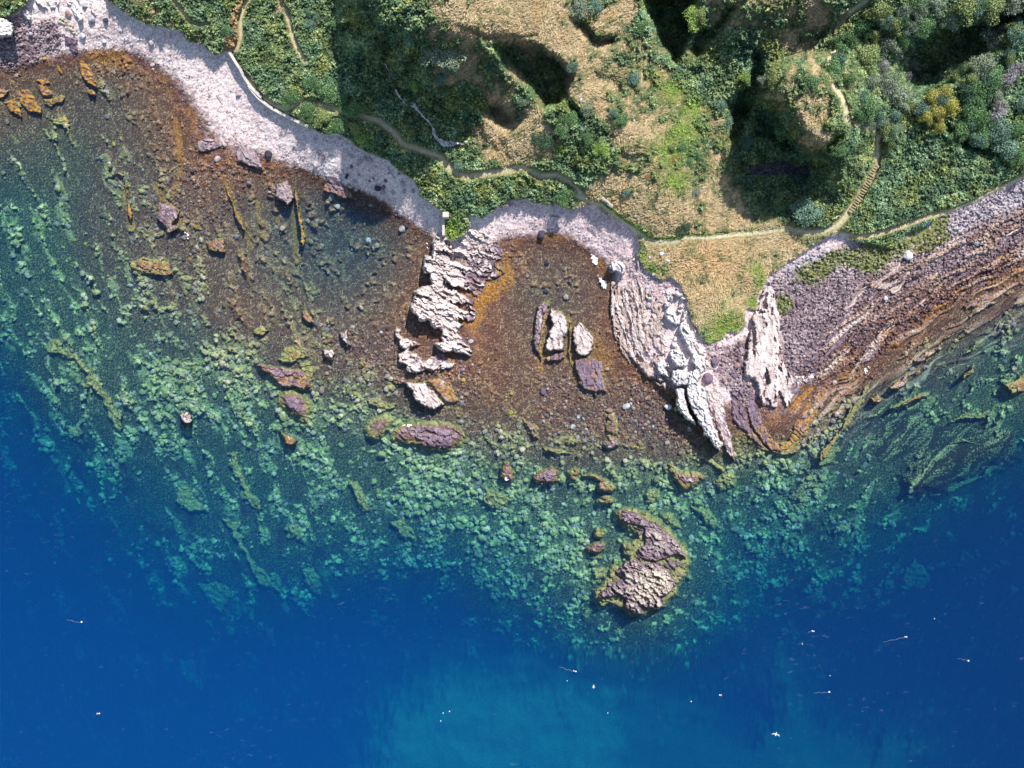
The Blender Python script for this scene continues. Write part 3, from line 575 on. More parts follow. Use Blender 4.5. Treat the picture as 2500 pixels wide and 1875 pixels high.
    used = np.unique(f); mp_ = np.full(len(V), -1, np.int32); mp_[used] = np.arange(len(used)); f = mp_[f]; V = V[used]; Cc = np.clip(cc.reshape(-1, 3)[used], .01, .9)
    # close the block: skirt down to a flat underside so that it is a solid body
    e = np.concatenate([f[:, [0, 1]], f[:, [1, 2]], f[:, [2, 3]], f[:, [3, 0]]]); key = e[:, 0].astype(np.int64) * len(V) + e[:, 1]; rev = e[:, 1].astype(np.int64) * len(V) + e[:, 0]
    be = e[~np.isin(key, rev)]
    org = V.mean(0); zlow = float(V[:, 2].min()) - .6
    bv = np.unique(be); m2_ = np.full(len(V), -1, np.int32); m2_[bv] = np.arange(len(bv)) + len(V)
    Vb = V[bv].copy(); Vb[:, 2] = zlow; f2_ = np.stack([be[:, 1], be[:, 0], m2_[be[:, 0]], m2_[be[:, 1]]], -1)
    V2 = np.concatenate([V, Vb, [[org[0], org[1], zlow]]]); C2 = np.concatenate([Cc, Cc[bv], Cc[:1]])
    ci = len(V2) - 1
    f3_ = np.stack([m2_[be[:, 0]], np.full(len(be), ci), np.full(len(be), ci), m2_[be[:, 1]]], -1)
    off = np.array([org[0], org[1], 0.])
    # triangles for the underside as their own block of loops
    me = bpy.data.meshes.new(name)
    quads = np.concatenate([f, f2_]); tris = f3_[:, [0, 1, 3]]
    nq, ntri = len(quads), len(tris); loops = np.concatenate([quads.ravel(), tris.ravel()]).astype(np.int32)
    me.vertices.add(len(V2)); me.vertices.foreach_set('co', (V2 - off).astype(F).ravel())
    me.loops.add(len(loops)); me.loops.foreach_set('vertex_index', loops)
    me.polygons.add(nq + ntri); me.polygons.foreach_set('loop_start', np.concatenate([np.arange(nq) * 4, nq * 4 + np.arange(ntri) * 3]).astype(np.int32))
    me.update(calc_edges=True)
    a = me.color_attributes.new('Col', 'FLOAT_COLOR', 'POINT'); c4 = np.ones((len(V2), 4), F); c4[:, :3] = C2; a.data.foreach_set('color', c4.ravel())
    o = obj(name, me, mat_rock, loc=tuple(off)); tag(o, label, cat, group, 'thing')
    o.location.z = 0
    # let the ground model know about the rock for later placements
    return o
RO = outcrop
OC = 'rock outcrop'
RO('rock_promontory', 'pale cracked rock promontory jutting from the green point between the two bays', OC,
   'C:360,640 350,820 200,800 130,930 130,1300 6:1545,600 1480,590 1463,640 1463,735 1520,745 1525,830 1440,842 1395,880 1378,950 1362,1010 1375,1065 1430,1090 1445,1135 1525,1140 1535,1190 1610,1205 1625,1300 1555,1310 1580,1350 1640,1390 1710,1390 1860,1425 1885,1390 1845,1320 1755,1230 1800,1150 1890,1135 1915,1090 1880,1010 1900,960 1960,900 1990,800 2090,780 2150,740 2120,640 2140,560 2080,470 1980,400 1860,345 1780,400',
   1.6, -.020, .001, 23, (30, 11), .6, 5, 'pink', .85, .5, 1.45, 1, .16, holes=.1)
RO('broken_rock_platform', 'broken pinkish rock platform at the foot of the pale promontory', OC,
   '6:1235,1165 1290,1195 1280,1245 1320,1275 1470,1330 1400,1340 1350,1370 1420,1400 1480,1455 1545,1410 1600,1390 1665,1420 1745,1480 1700,1530 1600,1545 1480,1550 1410,1562 1335,1562 1325,1490 1255,1482 1258,1410 1305,1375 1265,1340 1275,1285 1225,1250', .75, -.004, 0, 15, (16, 11), .45, 4, 'pink', .7, .3, 1.5, 2)
RO('pale_rock_island', 'single pale pinkish rock standing in water just below the broken platform', OC,
   '10:1330,110 1470,115 1560,180 1640,290 1610,322 1560,347 1440,292 1398,262 1375,180 1335,150', 1.25, -.01, .004, 50, (34, 10), .4, 4, 'pink', .6, .3, 1.4, 3)
RO('weedy_rock_shelf', 'brown weedy shelf of rock beside the single pale island rock', OC, '10:1470,100 1600,60 1700,140 1790,270 1720,300 1640,285 1560,180', .1, -.006, .0, 50, (20, 8), .2, 8, 'purple', .9, .4, 1.6, 4)
RO('round_weedy_skerry', 'rounded olive weed-covered rock, left of the purple skerry with white foam', OC,
   '10:1000,420 1080,380 1180,370 1250,430 1180,520 1140,570 1060,617 1000,582 968,500', -.2, 0, 0, 30, (18, 12), .22, 16, 'purple', 2, .35, 1.5, 5, dome=.5, weed=.2, pe=.3)
RO('purple_skerry', 'purple skerry with olive fringe and white foam, offshore of the broken platform', OC,
   '10:1160,600 1210,490 1260,440 1340,428 1440,428 1560,418 1700,450 1790,490 1818,560 1790,630 1700,682 1600,692 1500,682 1350,642 1230,628', .05, .004, 0, 30, (20, 12), .5, 20, 'purple', 1.6, .3, 1.5, 6, dome=.8, weed=.5, pe=.28)
RO('brown_mound_rock', 'brown-topped mound of rock ringed by olive weed, left of the rounded weedy rock', OC,
   '10:258,220 300,165 400,160 480,200 560,270 600,340 540,400 530,472 470,452 380,402 300,342 256,280', -.1, -.006, .002, 40, (24, 13), .35, 20, 'purple', 2, .3, 1.5, 7, dome=.8, weed=.3, pe=.28)
RO('long_purple_skerry', 'long low reddish purple skerry with a white wave breaking on it', OC,
   '6:75,1490 130,1478 330,1512 470,1530 545,1600 545,1680 480,1705 400,1682 300,1692 220,1602 130,1542', .22, -.003, 0, 12, (22, 10), .38, 6, 'purple', .9, .25, 1.5, 8, weed=.7)
RO('wedge_reef_rock', 'narrow pinkish wedge of rock just awash below the brown mound', OC, '10:265,478 330,535 442,592 372,657 332,642 288,552', .05, .002, 0, 55, (20, 8), .15, 6, 'pink', .4, .05, 1.5, 9)
RO('square_red_rock', 'small square red-brown rock alone among pale sunken boulders', OC, '9:1478,385 1545,348 1578,388 1592,440 1548,462 1500,432', .55, 0, 0, 20, (11, 10), .25, 3, 'pink', .55, .2, 1.2, 10)
RO('tapering_reef_rock', 'triangular reef rock with a pale pink tip and dark sunken tail', OC, '9:1438,1112 1448,1040 1488,950 1570,975 1605,1060 1690,1130 1740,1190 1560,1192 1500,1142', -.75, -.011, .0, 40, (14, 10), .3, 6, 'pink', .5, .1, 1.5, 11, olive=-.0)
RO('sunken_reef_slab', 'sunken olive slab of reef with a blunt end, mid bay', OC, '10:818,890 930,930 1000,1050 1045,1180 950,1202 925,1120 878,1020', -.75, -.004, -.0, 70, (14, 10), .35, 6, 'purple', 3, 2, 1.6, 12)
for i_, (nm, lb, s_, h_, a_) in enumerate((
   ('sunken_reef_ridge', 'winding pale reef ridge under water, farthest west of the reef ridges', '9:380,1290 740,1240 5:0,0', -1, 0),) if 0 else (
   ('sunken_reef_ridge', 'knobbly sunken reef ridge ending in a blunt tip on the left side', '9:695,110 740,40 850,130 870,180 950,300 1005,400 1030,500 990,530 945,520 900,400 850,290 795,205', -.9, 62),
   ('sunken_reef_ridge', 'straight green sunken reef ridge near the middle of the left reef', '9:1880,690 1950,690 2005,830 2065,1000 2201,1180 2160,1200 2050,1130 1990,1000 1900,820', -1.7, 66),
   ('sunken_reef_ridge', 'deep dim reef ridge running down into the blue', '9:1820,1240 2000,1240 1980,1340 2035,1500 2145,1640 14:290,180 255,205 100,150 9:1960,1450 1900,1340', -3.0, 62),
   ('sunken_reef_ridge', 'short bright green reef ridge above open blue water', '10:320,1290 400,1250 480,1400 440,1430 370,1400 310,1340', -2.4, 60),
   ('sunken_reef_ridge', 'bright green lowest reef ridge at the edge of the open blue water', '14:485,20 555,5 620,80 630,250 560,215 500,150', -3.0, 70),
   ('sunken_reef_ridge', 'olive reef knoll with a thin tail, left of the pale reef boulders', '5:380,1340 420,1280 500,1290 540,1370 640,1400 720,1500 860,1640 800,1659 700,1560 600,1450 500,1410 400,1400', -.8, 50),
   ('sunken_reef_ridge', 'dim oval patch of deep reef in the lower left blue', '13:1640,150 1780,120 1910,190 1880,330 1830,390 1720,300', -5.2, 50),
   ('sunken_reef_ridge', 'faint reef patch deep under the lower left open sea', '13:1465,850 1500,760 1620,780 1640,860 1700,1020 1600,980', -5.8, 50),
   ('sunken_reef_ridge', 'faint round reef patch deep under the right-hand open sea', '16:1180,160 1210,20 1300,-60 1430,60 1430,130 1330,180 1220,190', -5.8, 20),
   ('sunken_reef_ridge', 'green knobbly reef at the left beside the blunt-ended ridge', '9:520,470 600,460 690,520 660,580 590,590 540,530', -2.2, 40),
   ('sunken_reef_ridge', 'ring of pale reef around a dark hole below the purple skerries', '10:1945,1060 1970,990 2060,1010 2201,1080 2180,1150 2010,1160 1975,1120', -.9, 10),
   ('sunken_reef_ridge', 'sunken reef slab trailing below the blunt-ended slab', '10:1190,1260 1290,1240 1380,1340 1420,1420 1400,1440 1300,1400 1230,1330', -2.0, 45),
   )):
    RO(nm, lb, 'reef', s_, h_ + .35, 0, 0, a_, (17, 11), .5, 5, 'purple', 9, 8, 1.8, 40 + i_, rag=9, pe=.4, group='sunken reef ridges')
for i_, (lb, s_, h_, tn, a_) in enumerate((
   ('small dark purple skerry with foam at its foot, westmost of its row', '11:65,830 95,760 150,775 198,860 175,935 75,905', .42, 'purple', 30),
   ('round purple skerry of lumpy rock, second of its row', '11:335,905 400,840 500,798 562,850 562,905 520,955 430,965 350,935', .48, 'purple', 20),
   ('curved purple skerry with an olive apron, third of its row', '11:740,880 800,858 900,880 1000,945 1042,990 1000,1025 860,1015 870,930 800,900', .3, 'purple', 20),
   ('low olive-pink rock just awash below the curved skerry', '11:858,1090 930,1042 1030,1060 1012,1112 900,1142', .12, 'pink', 10),
   ('small round brown rock between pale sunken boulders above the oval purple rock', '11:850,1330 915,1305 948,1370 900,1415 845,1390', .12, 'purple', 30),
   ('oval purple rock with a sunken green shelf beside it', '11:768,1480 850,1428 940,1430 942,1500 880,1532 800,1522', .5, 'purple', 10),
   ('sunken green shelf under the oval purple rock', '11:770,1560 880,1535 950,1530 920,1570 830,1590', -.7, 'purple', 10),
   ('small pinkish rock awash above the second skerry of the row', '11:620,850 680,805 735,830 720,890 700,940 650,930', .05, 'pink', 10),
   ('pink slab split in two, standing in dark shallows', '11:958,548 1050,570 1062,640 990,662 960,678 930,642 922,600 955,600', .62, 'pink', 80),
   ('long brown slab leading up from the split pink slab', '11:930,370 1010,355 1055,450 1052,562 940,545', .1, 'purple', 80),
   ('thin pink rock sliver awash in the middle shallows', '11:420,648 520,660 620,680 662,697 540,712 440,688', .5, 'pink', 8),
   ('jumbled pinkish rocks awash, left of the middle shallows', '11:240,400 400,490 395,575 350,585 290,500', .35, 'pink', 40),
   ('small brown ledge awash above the thin pink sliver', '11:600,600 680,560 740,590 700,630 630,640', .2, 'pink', 10),
   ('wedge of pink and golden rock with a long sunken olive back', '11:1450,790 1485,780 1540,850 1700,850 1785,890 1700,970 1605,1012 1560,992 1500,900', .2, 'pink', 50),
   ('narrow golden weedy ridge trailing from the split cliffs', '11:1660,600 1700,590 1800,720 1900,800 1945,830 1900,862 1780,780 1720,720', -.15, 'purple', 45),
   ('weed-covered knob of reef beside the tip of the white ridge', '11:1880,880 1940,850 2030,890 2010,980 1900,1020 1820,960', -.5, 'purple', 45),
   ('long olive reef finger left of the golden wedge rock', '11:1370,905 1400,900 1510,990 1505,1010 1440,980', -.45, 'purple', 40),
   ('large pale olive sunken rock below the golden wedge', '11:1290,990 1390,990 1400,1080 1330,1130 1270,1110 1260,1040', -.9, 'purple', 40),
   ('round pale grey sunken boulder above the big skerry', '11:1292,1150 1340,1125 1362,1160 1340,1200 1300,1195', -.35, 'pink', 40),
   ('olive reef hummock by the right side of the big skerry', '11:1380,1190 1480,1170 1560,1290 1590,1330 1500,1330 1400,1250', -.8, 'purple', 40),
   ('sunken olive reef spread right of the golden wedge', '11:1640,1130 1800,1160 1880,1260 1840,1340 1760,1280 1700,1200', -1.1, 'purple', 40),
   ('isolated sunken green rock below the big skerry tip', '15:1000,510 1050,480 1095,520 1080,570 1010,570', -3.2, 'purple', 40),
   ('dim green rock right below the big skerry tip', '15:1245,490 1280,465 1305,490 1280,520 1250,515', -3.4, 'purple', 40),
   ('green sunken rock cluster left below the big skerry', '15:740,430 780,330 830,290 830,370 780,445', -2.6, 'purple', 70),
   ('sunken mossy knob left of the big skerry', '15:820,30 900,-10 1000,20 940,90 860,110', -.8, 'purple', 10),
   ('olive reef arc at the left foot of the big skerry', '15:870,290 950,270 1010,280 960,310 900,335', -.15, 'purple', 10),
   ('olive sunken arm curving right of the big skerry', '15:1550,-30 1620,-10 1640,40 1675,100 1620,110 1580,60 1540,20', -.3, 'purple', 60),
   )):
    RO('reef_rock', lb, 'rock', s_, h_ - .15, 0, 0, a_, (14, 9), .42, 9, tn, .8 if tn == 'pink' else 9, .25, 1.5, 80 + i_, weed=.45, dome=.5, pe=.3, group='rocks awash off the bays')
RO('skerry_shelf', 'olive sunken shelf spreading around both lobes of the big skerry', 'reef', '11:1000,1190 1090,1120 1250,1160 1400,1240 1540,1380 1640,1520 1660,1600 15:1580,120 1540,220 1440,330 1250,420 1120,400 1000,330 850,300 820,200 930,90 960,0 11:1120,1600 1080,1450 1180,1380 1060,1290', -.32, 0, 0, 35, (16, 10), .5, 14, 'purple', 9, 8, 1.6, 129, pe=.35, rag=8, weed=0.)
RO('big_skerry', 'large jagged skerry, upper lobe, purple with a cream crest', OC,
   '11:1030,1195 1090,1148 1200,1178 1330,1260 1460,1335 1560,1440 1618,1540 1612,1602 1540,1548 1450,1582 1350,1610 1240,1592 1160,1500 1250,1440 1250,1330 1120,1292 1040,1252', .55, .004, -.003, 28, (17, 9), .55, 8, 'cream', 2.0, .3, 1.4, 130, dome=.5, weed=.2)
RO('big_skerry', 'largest craggy skerry at the seaward tip, lower lobe', OC,
   '15:1005,22 1060,-10 1150,-80 1290,-45 1420,-50 1455,20 1525,100 1525,160 1472,232 1405,252 1435,300 1385,352 1300,357 1258,330 1242,402 1160,392 1098,330 1088,260 1060,232 930,272 862,262 900,180 1010,130 1060,90', 1.15, .005, .002, 35, (15, 8), .75, 6, 'cream', 2.5, .35, 1.3, 131, dome=.7, weed=.2)
for i_, (lb, s_, h_, gx_, hi_, tn) in enumerate((
   ('thin purple slab with white scabs, leftmost in the inner bay', '7:432,958 475,948 482,1000 435,1130 405,1300 392,1430 352,1385 342,1280 355,1100 378,1010', .42, -.01, .75, 'pink'),
   ('long purple slab with pale cracked top, second in the inner bay', '7:490,1008 560,1050 622,1100 642,1180 612,1280 602,1372 438,1392 440,1300 500,1150 468,1080', .85, -.004, .85, 'pink'),
   ('oval pale cracked slab, third in the inner bay', '7:678,1180 718,1128 762,1160 832,1230 852,1312 842,1382 760,1432 700,1402 658,1250', 1.0, -.004, .6, 'pink'),
   ('flat smooth purple slab with orange streaks at the mouth of the inner bay', '7:680,1442 800,1420 932,1468 925,1550 11:960,200 800,200 720,130 7:690,1542', .38, -.003, 9, 'purple'),
   ('small flat purple slab under the long slab of the inner bay', '7:438,1420 600,1378 612,1440 560,1472 448,1482', .32, 0, 9, 'purple'))):
    RO('bay_slab', lb, 'rock slab', s_, h_, gx_, 0, 75, (22, 10), .26, 6, tn, hi_, .4, 1.4, 150 + i_, weed=.8, group='rock slabs in the inner bay')
RO('slab_terrace', 'wide terrace of flat pinkish slabs left of the white boulder ridge', OC,
   '7:988,788 1050,768 1130,758 1180,830 1290,850 1345,960 1405,1000 1432,1100 1442,1250 1450,1400 1400,1450 1440,1480 1500,1600 1400,1640 1290,1592 1200,1500 1140,1440 1080,1350 1020,1290 1000,1200 975,1110 990,1000', 1.0, .006, .000, 79, (24, 10), .24, 5, 'terr', .45, .2, 1.3, 160, .05, holes=.22, lift=.35)
RO('slab_terrace', 'lower end of the slab terrace, tapering between cobbles', OC,
   '7:1290,1592 1400,1640 1500,1600 11:1500,60 1440,180 1400,170 1330,100 1240,20', .9, .006, 0, 60, (22, 9), .26, 5, 'terr', .5, .3, 1.4, 161, .1, holes=.3)
RO('white_ridge', 'left wall of the white boulder ridge, upper mass', OC, 'D:790,600 870,600 900,680 915,740 860,770 800,720', 2.4, 0, 0, 70, (12, 9), .4, 4, 'grey', .6, .3, 1.2, 162)
for i_, (lb, s_, h_, tn) in enumerate((
   ('long white boulder lying across the top of the ridge', 'D:895,640 960,612 1035,640 1050,680 990,688 910,665', 3.3, 'grey'),
   ('small white block at the grass edge of the ridge', 'D:1000,690 1085,685 1085,725 1040,730', 3.2, 'grey'),
   ('white block wedged under the ridge top boulders', 'D:845,690 920,665 925,720 870,765', 2.7, 'grey'),
   ('round white boulder below the gap in the ridge', 'D:790,760 865,750 870,830 800,840', 2.7, 'grey'),
   ('white boulder on the right of the grassy hole in the ridge', 'D:985,785 1055,780 1060,850 975,845', 3.0, 'grey'),
   ('small white boulder in the middle of the ridge', 'D:930,870 1000,850 1015,920 950,935', 2.7, 'grey'),
   ('tall white slab leaning on the right of the ridge', 'D:1040,865 1085,870 1115,920 1060,1010 1015,1020', 3.1, 'grey'),
   ('biggest rounded white boulder of the ridge', 'D:800,860 870,845 920,900 985,960 990,1060 940,1080 880,1050 820,1010 785,940', 3.0, 'grey'),
   ('long white crest of the ridge, upper length', 'D:1000,1040 1060,1010 1110,1080 1150,1180 1175,1300 1170,1420 1150,1470 1120,1440 1080,1330 1020,1200 970,1120', 3.1, 'grey'),
   ('small white rock in the shadow beside the ridge crest', 'D:900,1240 960,1230 975,1380 940,1400 880,1360', 2.1, 'grey'),
   ('big craggy white block left of the shadowed cleft', 'D:870,1390 960,1380 1020,1440 1080,1520 1110,1600 1080,1640 960,1640 890,1570 855,1480', 2.7, 'grey'),
   ('large craggy white block with a green rock pool', '11:1490,20 1540,0 1660,20 1690,60 1640,130 1540,150 1490,90', 2.5, 'grey'),
   ('narrow white blocks of the ridge above the seaward end', '11:1520,160 1600,170 1620,290 1650,380 1692,470 1600,412 1540,330', 2.2, 'grey'),
   ('long white crest of the ridge, lower length to the sea', 'D:1150,1430 1230,1440 1290,1560 1360,1640 11:1700,120 1760,150 1790,320 1850,490 1900,620 1880,690 1780,560 1700,420 1620,250 1610,150 1640,40 D:1200,1640 1160,1560', 2.6, 'grey'),
   ('flat white slab lying left of the ridge foot', 'D:650,1580 750,1530 830,1560 870,1640 800,1659 7:1480,1590 1440,1592 1370,1552', 1.7, 'grey'),
   ('pink and white slab along the right side of the ridge', 'D:1120,970 1180,960 1230,1180 1190,1200 1130,1070', 2.6, 'pink'),
   ('second pink slab along the right side of the ridge', 'D:1170,1280 1220,1290 1330,1440 1340,1500 1260,1450 1190,1360', 2.2, 'pink'),
   ('long pink slab right of the lower ridge', 'D:1220,1470 1290,1480 1400,1580 1440,1659 1340,1640 1240,1560', 1.9, 'pink'),
   ('smooth purplish slab sloping to the sea right of the white crest', '11:1755,40 1830,15 1885,150 1925,260 1945,420 1985,560 2010,760 1960,720 1900,600 1800,330 1755,140', .8, 'pink'),
   ('grey weathered boulder on the slab terrace', 'D:520,1060 560,1010 640,1040 700,1150 690,1220 620,1235 550,1160', 1.75, 'shade'),
   ('smooth pale slab beside the grey weathered boulder', 'D:610,890 690,900 760,1000 830,1130 840,1300 810,1530 760,1480 720,1300 700,1150 650,1030', 1.6, 'pink'),
   )):
    hh = .9 if i_ == 18 else .5
    if tn == 'grey': h_ += .75
    RO('ridge_boulder', lb, 'boulder', s_, h_, 0, -.0, 62, (16, 8), .42 if tn == 'grey' else .2, 3.2, tn, hh, .3, 1.15, 170 + i_, dome=.5, group='boulders of the white ridge')
RO('white_boulder', 'big rounded white boulder cracked in three at the top of the terrace', 'boulder', 'D:60,250 110,200 190,205 260,270 250,380 200,400 140,340 90,350 40,290', 2.7, 0, 0, 75, (16, 14), .45, 3.5, 'grey', .5, .3, 1.1, 200, dome=.6)
RO('folded_slab', 'great folded pale slab with fine cracks, right of the shingle gully', OC,
   '7:2150,1120 2120,1330 2085,1500 F:190,300 200,380 340,430 370,500 400,560 390,650 450,770 560,800 700,822 800,815 860,740 910,640 990,510 1100,480 1170,380 1280,350 1240,290 1050,340 870,360 790,300 740,180 720,0 8:185,1300 170,1200 140,1010 70,990 15,1080', 1.2, -.012, -.002, 84, (36, 12), .2, 6, 'pink', .8, .45, 1.3, 210, .04, holes=.08)
RO('golden_slab', 'golden weed-covered slab along the left foot of the folded slab', OC, 'F:220,560 320,520 350,640 400,770 440,900 500,1060 540,1200 640,1270 700,1330 730,1400 560,1390 450,1280 380,1150 300,1000 270,860 230,700', .14, 0, 0, 68, (16, 8), .2, 5, 'cream', 9, 9, 1.4, 211)
RO('purple_ledge', 'row of purple ledges outside the golden slab', OC, 'F:0,560 60,500 200,470 240,520 210,700 250,900 290,1060 400,1220 560,1400 430,1340 330,1260 200,1140 60,1000 20,850', .42, -.004, 0, 62, (22, 8), .32, 6, 'purple', 9, .3, 1.4, 212)
RO('golden_slab', 'golden slab right of the dark rock pool, tallest at its orange top', OC, 'F:1200,520 1320,500 1335,600 1300,720 1220,780 1190,900 1090,1060 1010,1160 900,1140 820,1080 900,980 960,880 1050,800 1130,680', .12, -.002, 0, -58, (18, 9), .3, 6, 'cream', 9, 9, 1.4, 213)
RO('golden_slab', 'olive lip of reef closing the dark rock pool from below', OC, 'F:650,1290 760,1250 880,1150 900,1200 980,1200 970,1270 900,1380 740,1410 720,1350', -.3, 0, 0, -30, (22, 10), .15, 5, 'cream', 9, 9, 1.4, 214)
for i_, (lb, s_, h_, tn, hi_) in enumerate((
   ('upper pale slab strip crossing the purple cobble field', '8:700,1190 800,1050 870,960 1000,880 1150,790 1180,830 1280,880 1220,960 1200,1010 1150,1092 1080,1062 1000,1042 900,1020 860,1100 740,1235', 1.25, 'pink', .6),
   ('pale slab strip at the green moss edge', '8:1190,740 1240,700 1395,635 1345,700 1292,760 1200,792', 1.9, 'grey', .6),
   ('right-hand pale slab strip of the cobble field', '8:1250,870 1350,800 1482,722 1505,760 1400,842 1290,902', 1.45, 'pink', .6),
   ('low purple grey slab strip between cobbles', '8:400,1640 480,1560 600,1400 700,1255 735,1270 662,1400 562,1540 480,1659', .75, 'purple', 9),
   ('second purple slab strip running to the fold', '12:400,200 480,120 560,30 620,-60 700,-150 760,-160 720,-60 640,60 560,150 480,210', .6, 'purple', 9),
   ('brown slab strip above the tide pools', '8:840,1659 870,1560 960,1480 1010,1500 950,1620 900,1659', .55, 'purple', 9),
   ('ochre slab at the water by the right rubble shore', '8:1700,1180 1760,1130 1900,1080 1990,1075 1960,1110 1800,1190 1720,1215', .15, 'cream', 9),
   ('cream slab awash by the right rubble shore', '8:1712,1250 1780,1200 1880,1150 1990,1120 1960,1160 1850,1220 1760,1270', .15, 'cream', .1),
   ('yellow tilted slab awash off the right rubble shore', '8:1515,1450 1545,1430 1645,1380 1600,1425 1530,1462', .12, 'cream', .1),
   ('orange layered slab awash left of the yellow tilted slab', '8:1270,1640 1320,1590 1400,1550 1535,1478 1515,1525 1425,1595 1300,1659', .2, 'cream', .15),
   ('cream layered slab in the water below the orange one', '12:1065,325 1120,278 1242,218 1245,290 1160,352 1100,345', .15, 'cream', .1),
   ('cream curl of reef left of the layered slabs', '12:915,412 1000,388 1035,420 1020,450 950,445', .05, 'cream', .1),
   ('jagged pale reef edge over a dark hole', '12:1065,500 1180,430 1300,380 1410,370 1405,410 1250,452 1200,492 1090,512', -.45, 'cream', 9),
   ('flat pale sunken slab at the right edge of the reef', '12:2030,300 2201,205 2260,250 2201,360 2110,392 2060,330', -.2, 'pink', .1),
   ('small pale reef knob in the green right-hand shallows', '12:1680,240 1740,170 1790,130 1770,220 1700,260', -.15, 'pink', .1),
   ('olive reef blade along the green channel', 'F:1560,950 1640,800 1740,700 1850,640 1840,720 1740,800 1660,1000 1560,1160 1520,1100', -.5, 'cream', 9),
   ('olive reef patch below the green channel', '12:480,900 560,820 680,800 690,840 580,960 500,990', -.8, 'cream', 9),
   )):
    if i_ < 3: tn, hi_ = 'terr', -.2
    RO('slab_strip', lb, 'rock slab', s_, h_, 0, 0, -42, (30, 7), .3, 4, tn, hi_, .4 if i_ > 2 else -.5, 1.4, 220 + i_, weed=.7, lift=.5, rag=5, group='slab strips of the right-hand shore')
for i_, (lb, s_, h_, tn, hi_, a_) in enumerate((
   ('huge white rock at the top left edge of the bay', 'E:-120,380 0,350 120,380 250,480 290,620 240,760 20,790 -120,760', 4.2, 'grey', .5, 50),
   ('bright white boulder leaning over a dark hollow in the corner rubble', 'E:450,140 540,160 640,260 650,400 560,420 480,320', 3.0, 'grey', .5, 60),
   ('tilted pale slab, longest beside the shaded cliff foot', 'E:1370,20 1500,0 1620,130 1740,370 1720,440 1640,470 1500,260 1420,120', 3.0, 'grey', .5, 58),
   ('thin pale slab right of the longest tilted slab', 'E:1530,-40 1640,0 1760,200 1800,300 1740,290 1640,130', 2.6, 'grey', .5, 58),
   ('pale rock standing at the start of the pebble beach', 'E:1830,60 1900,30 1960,200 2040,330 1940,320 1860,220', 2.8, 'pink', .5, 60),
   ('shaded slab under the cliff in the top left corner', 'E:680,-30 820,-30 1000,180 980,220 860,160', 3.2, 'grey', .5, 50),
   ('shaded lumpy slab between the cliff slabs', 'E:950,20 1050,0 1150,120 1140,200 1040,150', 3.1, 'grey', .5, 50),
   ('shaded narrow slab beside the longest tilted slab', 'E:1130,0 1230,20 1260,130 1200,140', 3.3, 'grey', .5, 50),
   ('yellow-lichened grey slab sloping into the corner of the bay', 'E:1150,380 1310,320 1450,400 1520,520 1610,720 1500,720 1330,560 1200,470', 1.1, 'cream', .6, 40),
   ('dark ribbed slab under the yellow-lichened slab', 'E:1290,700 1440,720 1610,800 1620,960 1640,1150 1500,1080 1340,1000 1320,840', .35, 'purple', 9, 28),
   ('large purple-topped slab standing in brown water', '2:248,1515 350,1492 385,1580 6:402,110 352,190 243,95', 1.2, 'pink', .8, 70),
   ('flat purple slab at the water edge of the shingle', '2:640,1440 740,1442 835,1540 6:845,20 910,125 780,112 640,62', .5, 'purple', 9, 55),
   ('white rock wedge beside the brown pebbles of the left beach', '1:1950,1230 2000,1190 2130,1262 2172,1380 2168,1402 2050,1372 1958,1330', 1.3, 'grey', .5, 40),
   ('cluster of pale blocks where the left beach meets the water', '1:1625,1170 1720,1120 1800,1168 1865,1200 1775,1242 1700,1252 1640,1262', 1.0, 'grey', .5, 30),
   ('jagged black and white rocks awash in the left shallows', '5:1308,150 1400,148 1502,220 1432,330 1502,362 1402,412 1340,332 1288,290', .6, 'pink', .45, 60),
   ('ochre square ledge awash in the left shallows', '5:1700,480 1850,440 1875,572 1715,542', .1, 'cream', 9, 70),
   ('long flat brown-gold slab under the square ledge', '5:1060,640 1200,600 1400,640 1450,760 1330,760 1200,740 1080,700', -.15, 'pink', 9, 20),
   ('pinkish lumpy rock with a dark hole, middle of the brown bay', '6:635,1360 700,1350 745,1400 715,1460 640,1440', .7, 'pink', .8, 20),
   ('pinkish brown double rock above the lumpy rock', '6:765,1225 840,1210 850,1290 885,1330 830,1345 790,1290', .55, 'pink', .8, 60),
   ('pair of brown rocks in the dark part of the brown bay', '6:450,1050 500,1045 560,1120 570,1165 520,1150 460,1100', .3, 'pink', .8, 60),
   ('round yellow-olive sunken rock, alone in the brown bay', '6:50,1200 100,1168 190,1175 200,1220 120,1260 60,1240', -.15, 'cream', 9, 20),
   ('sunken reddish ledge left of the single pale island rock', '10:1210,80 1310,70 1330,140 1240,130', .15, 'pink', 9, 20),
   ('spread of olive sunken blocks above the rounded weedy rock', '10:1000,240 1060,230 1200,280 1250,260 1240,330 1150,340 1090,330 1020,290', -.4, 'cream', 9, 20),
   ('olive sunken apron above the long reddish skerry', '6:320,1340 440,1340 530,1360 500,1420 400,1480 300,1490 270,1450', -.25, 'cream', 9, 20),
   ('olive sunken apron right of the long reddish skerry', '10:440,-50 540,-60 570,20 545,110 470,60', -.3, 'cream', 9, 20),
   )):
    if 9 < i_ < 15: tn = 'lilac'; h_ *= .62; hi_ = .5
    RO('shore_rock', lb, 'rock', s_, h_, 0, 0, a_, (18, 9), .3, 4, tn, hi_, .35, 1.3, 250 + i_, weed=.7, dome=.2, group='shore rocks of the left beach and bays')
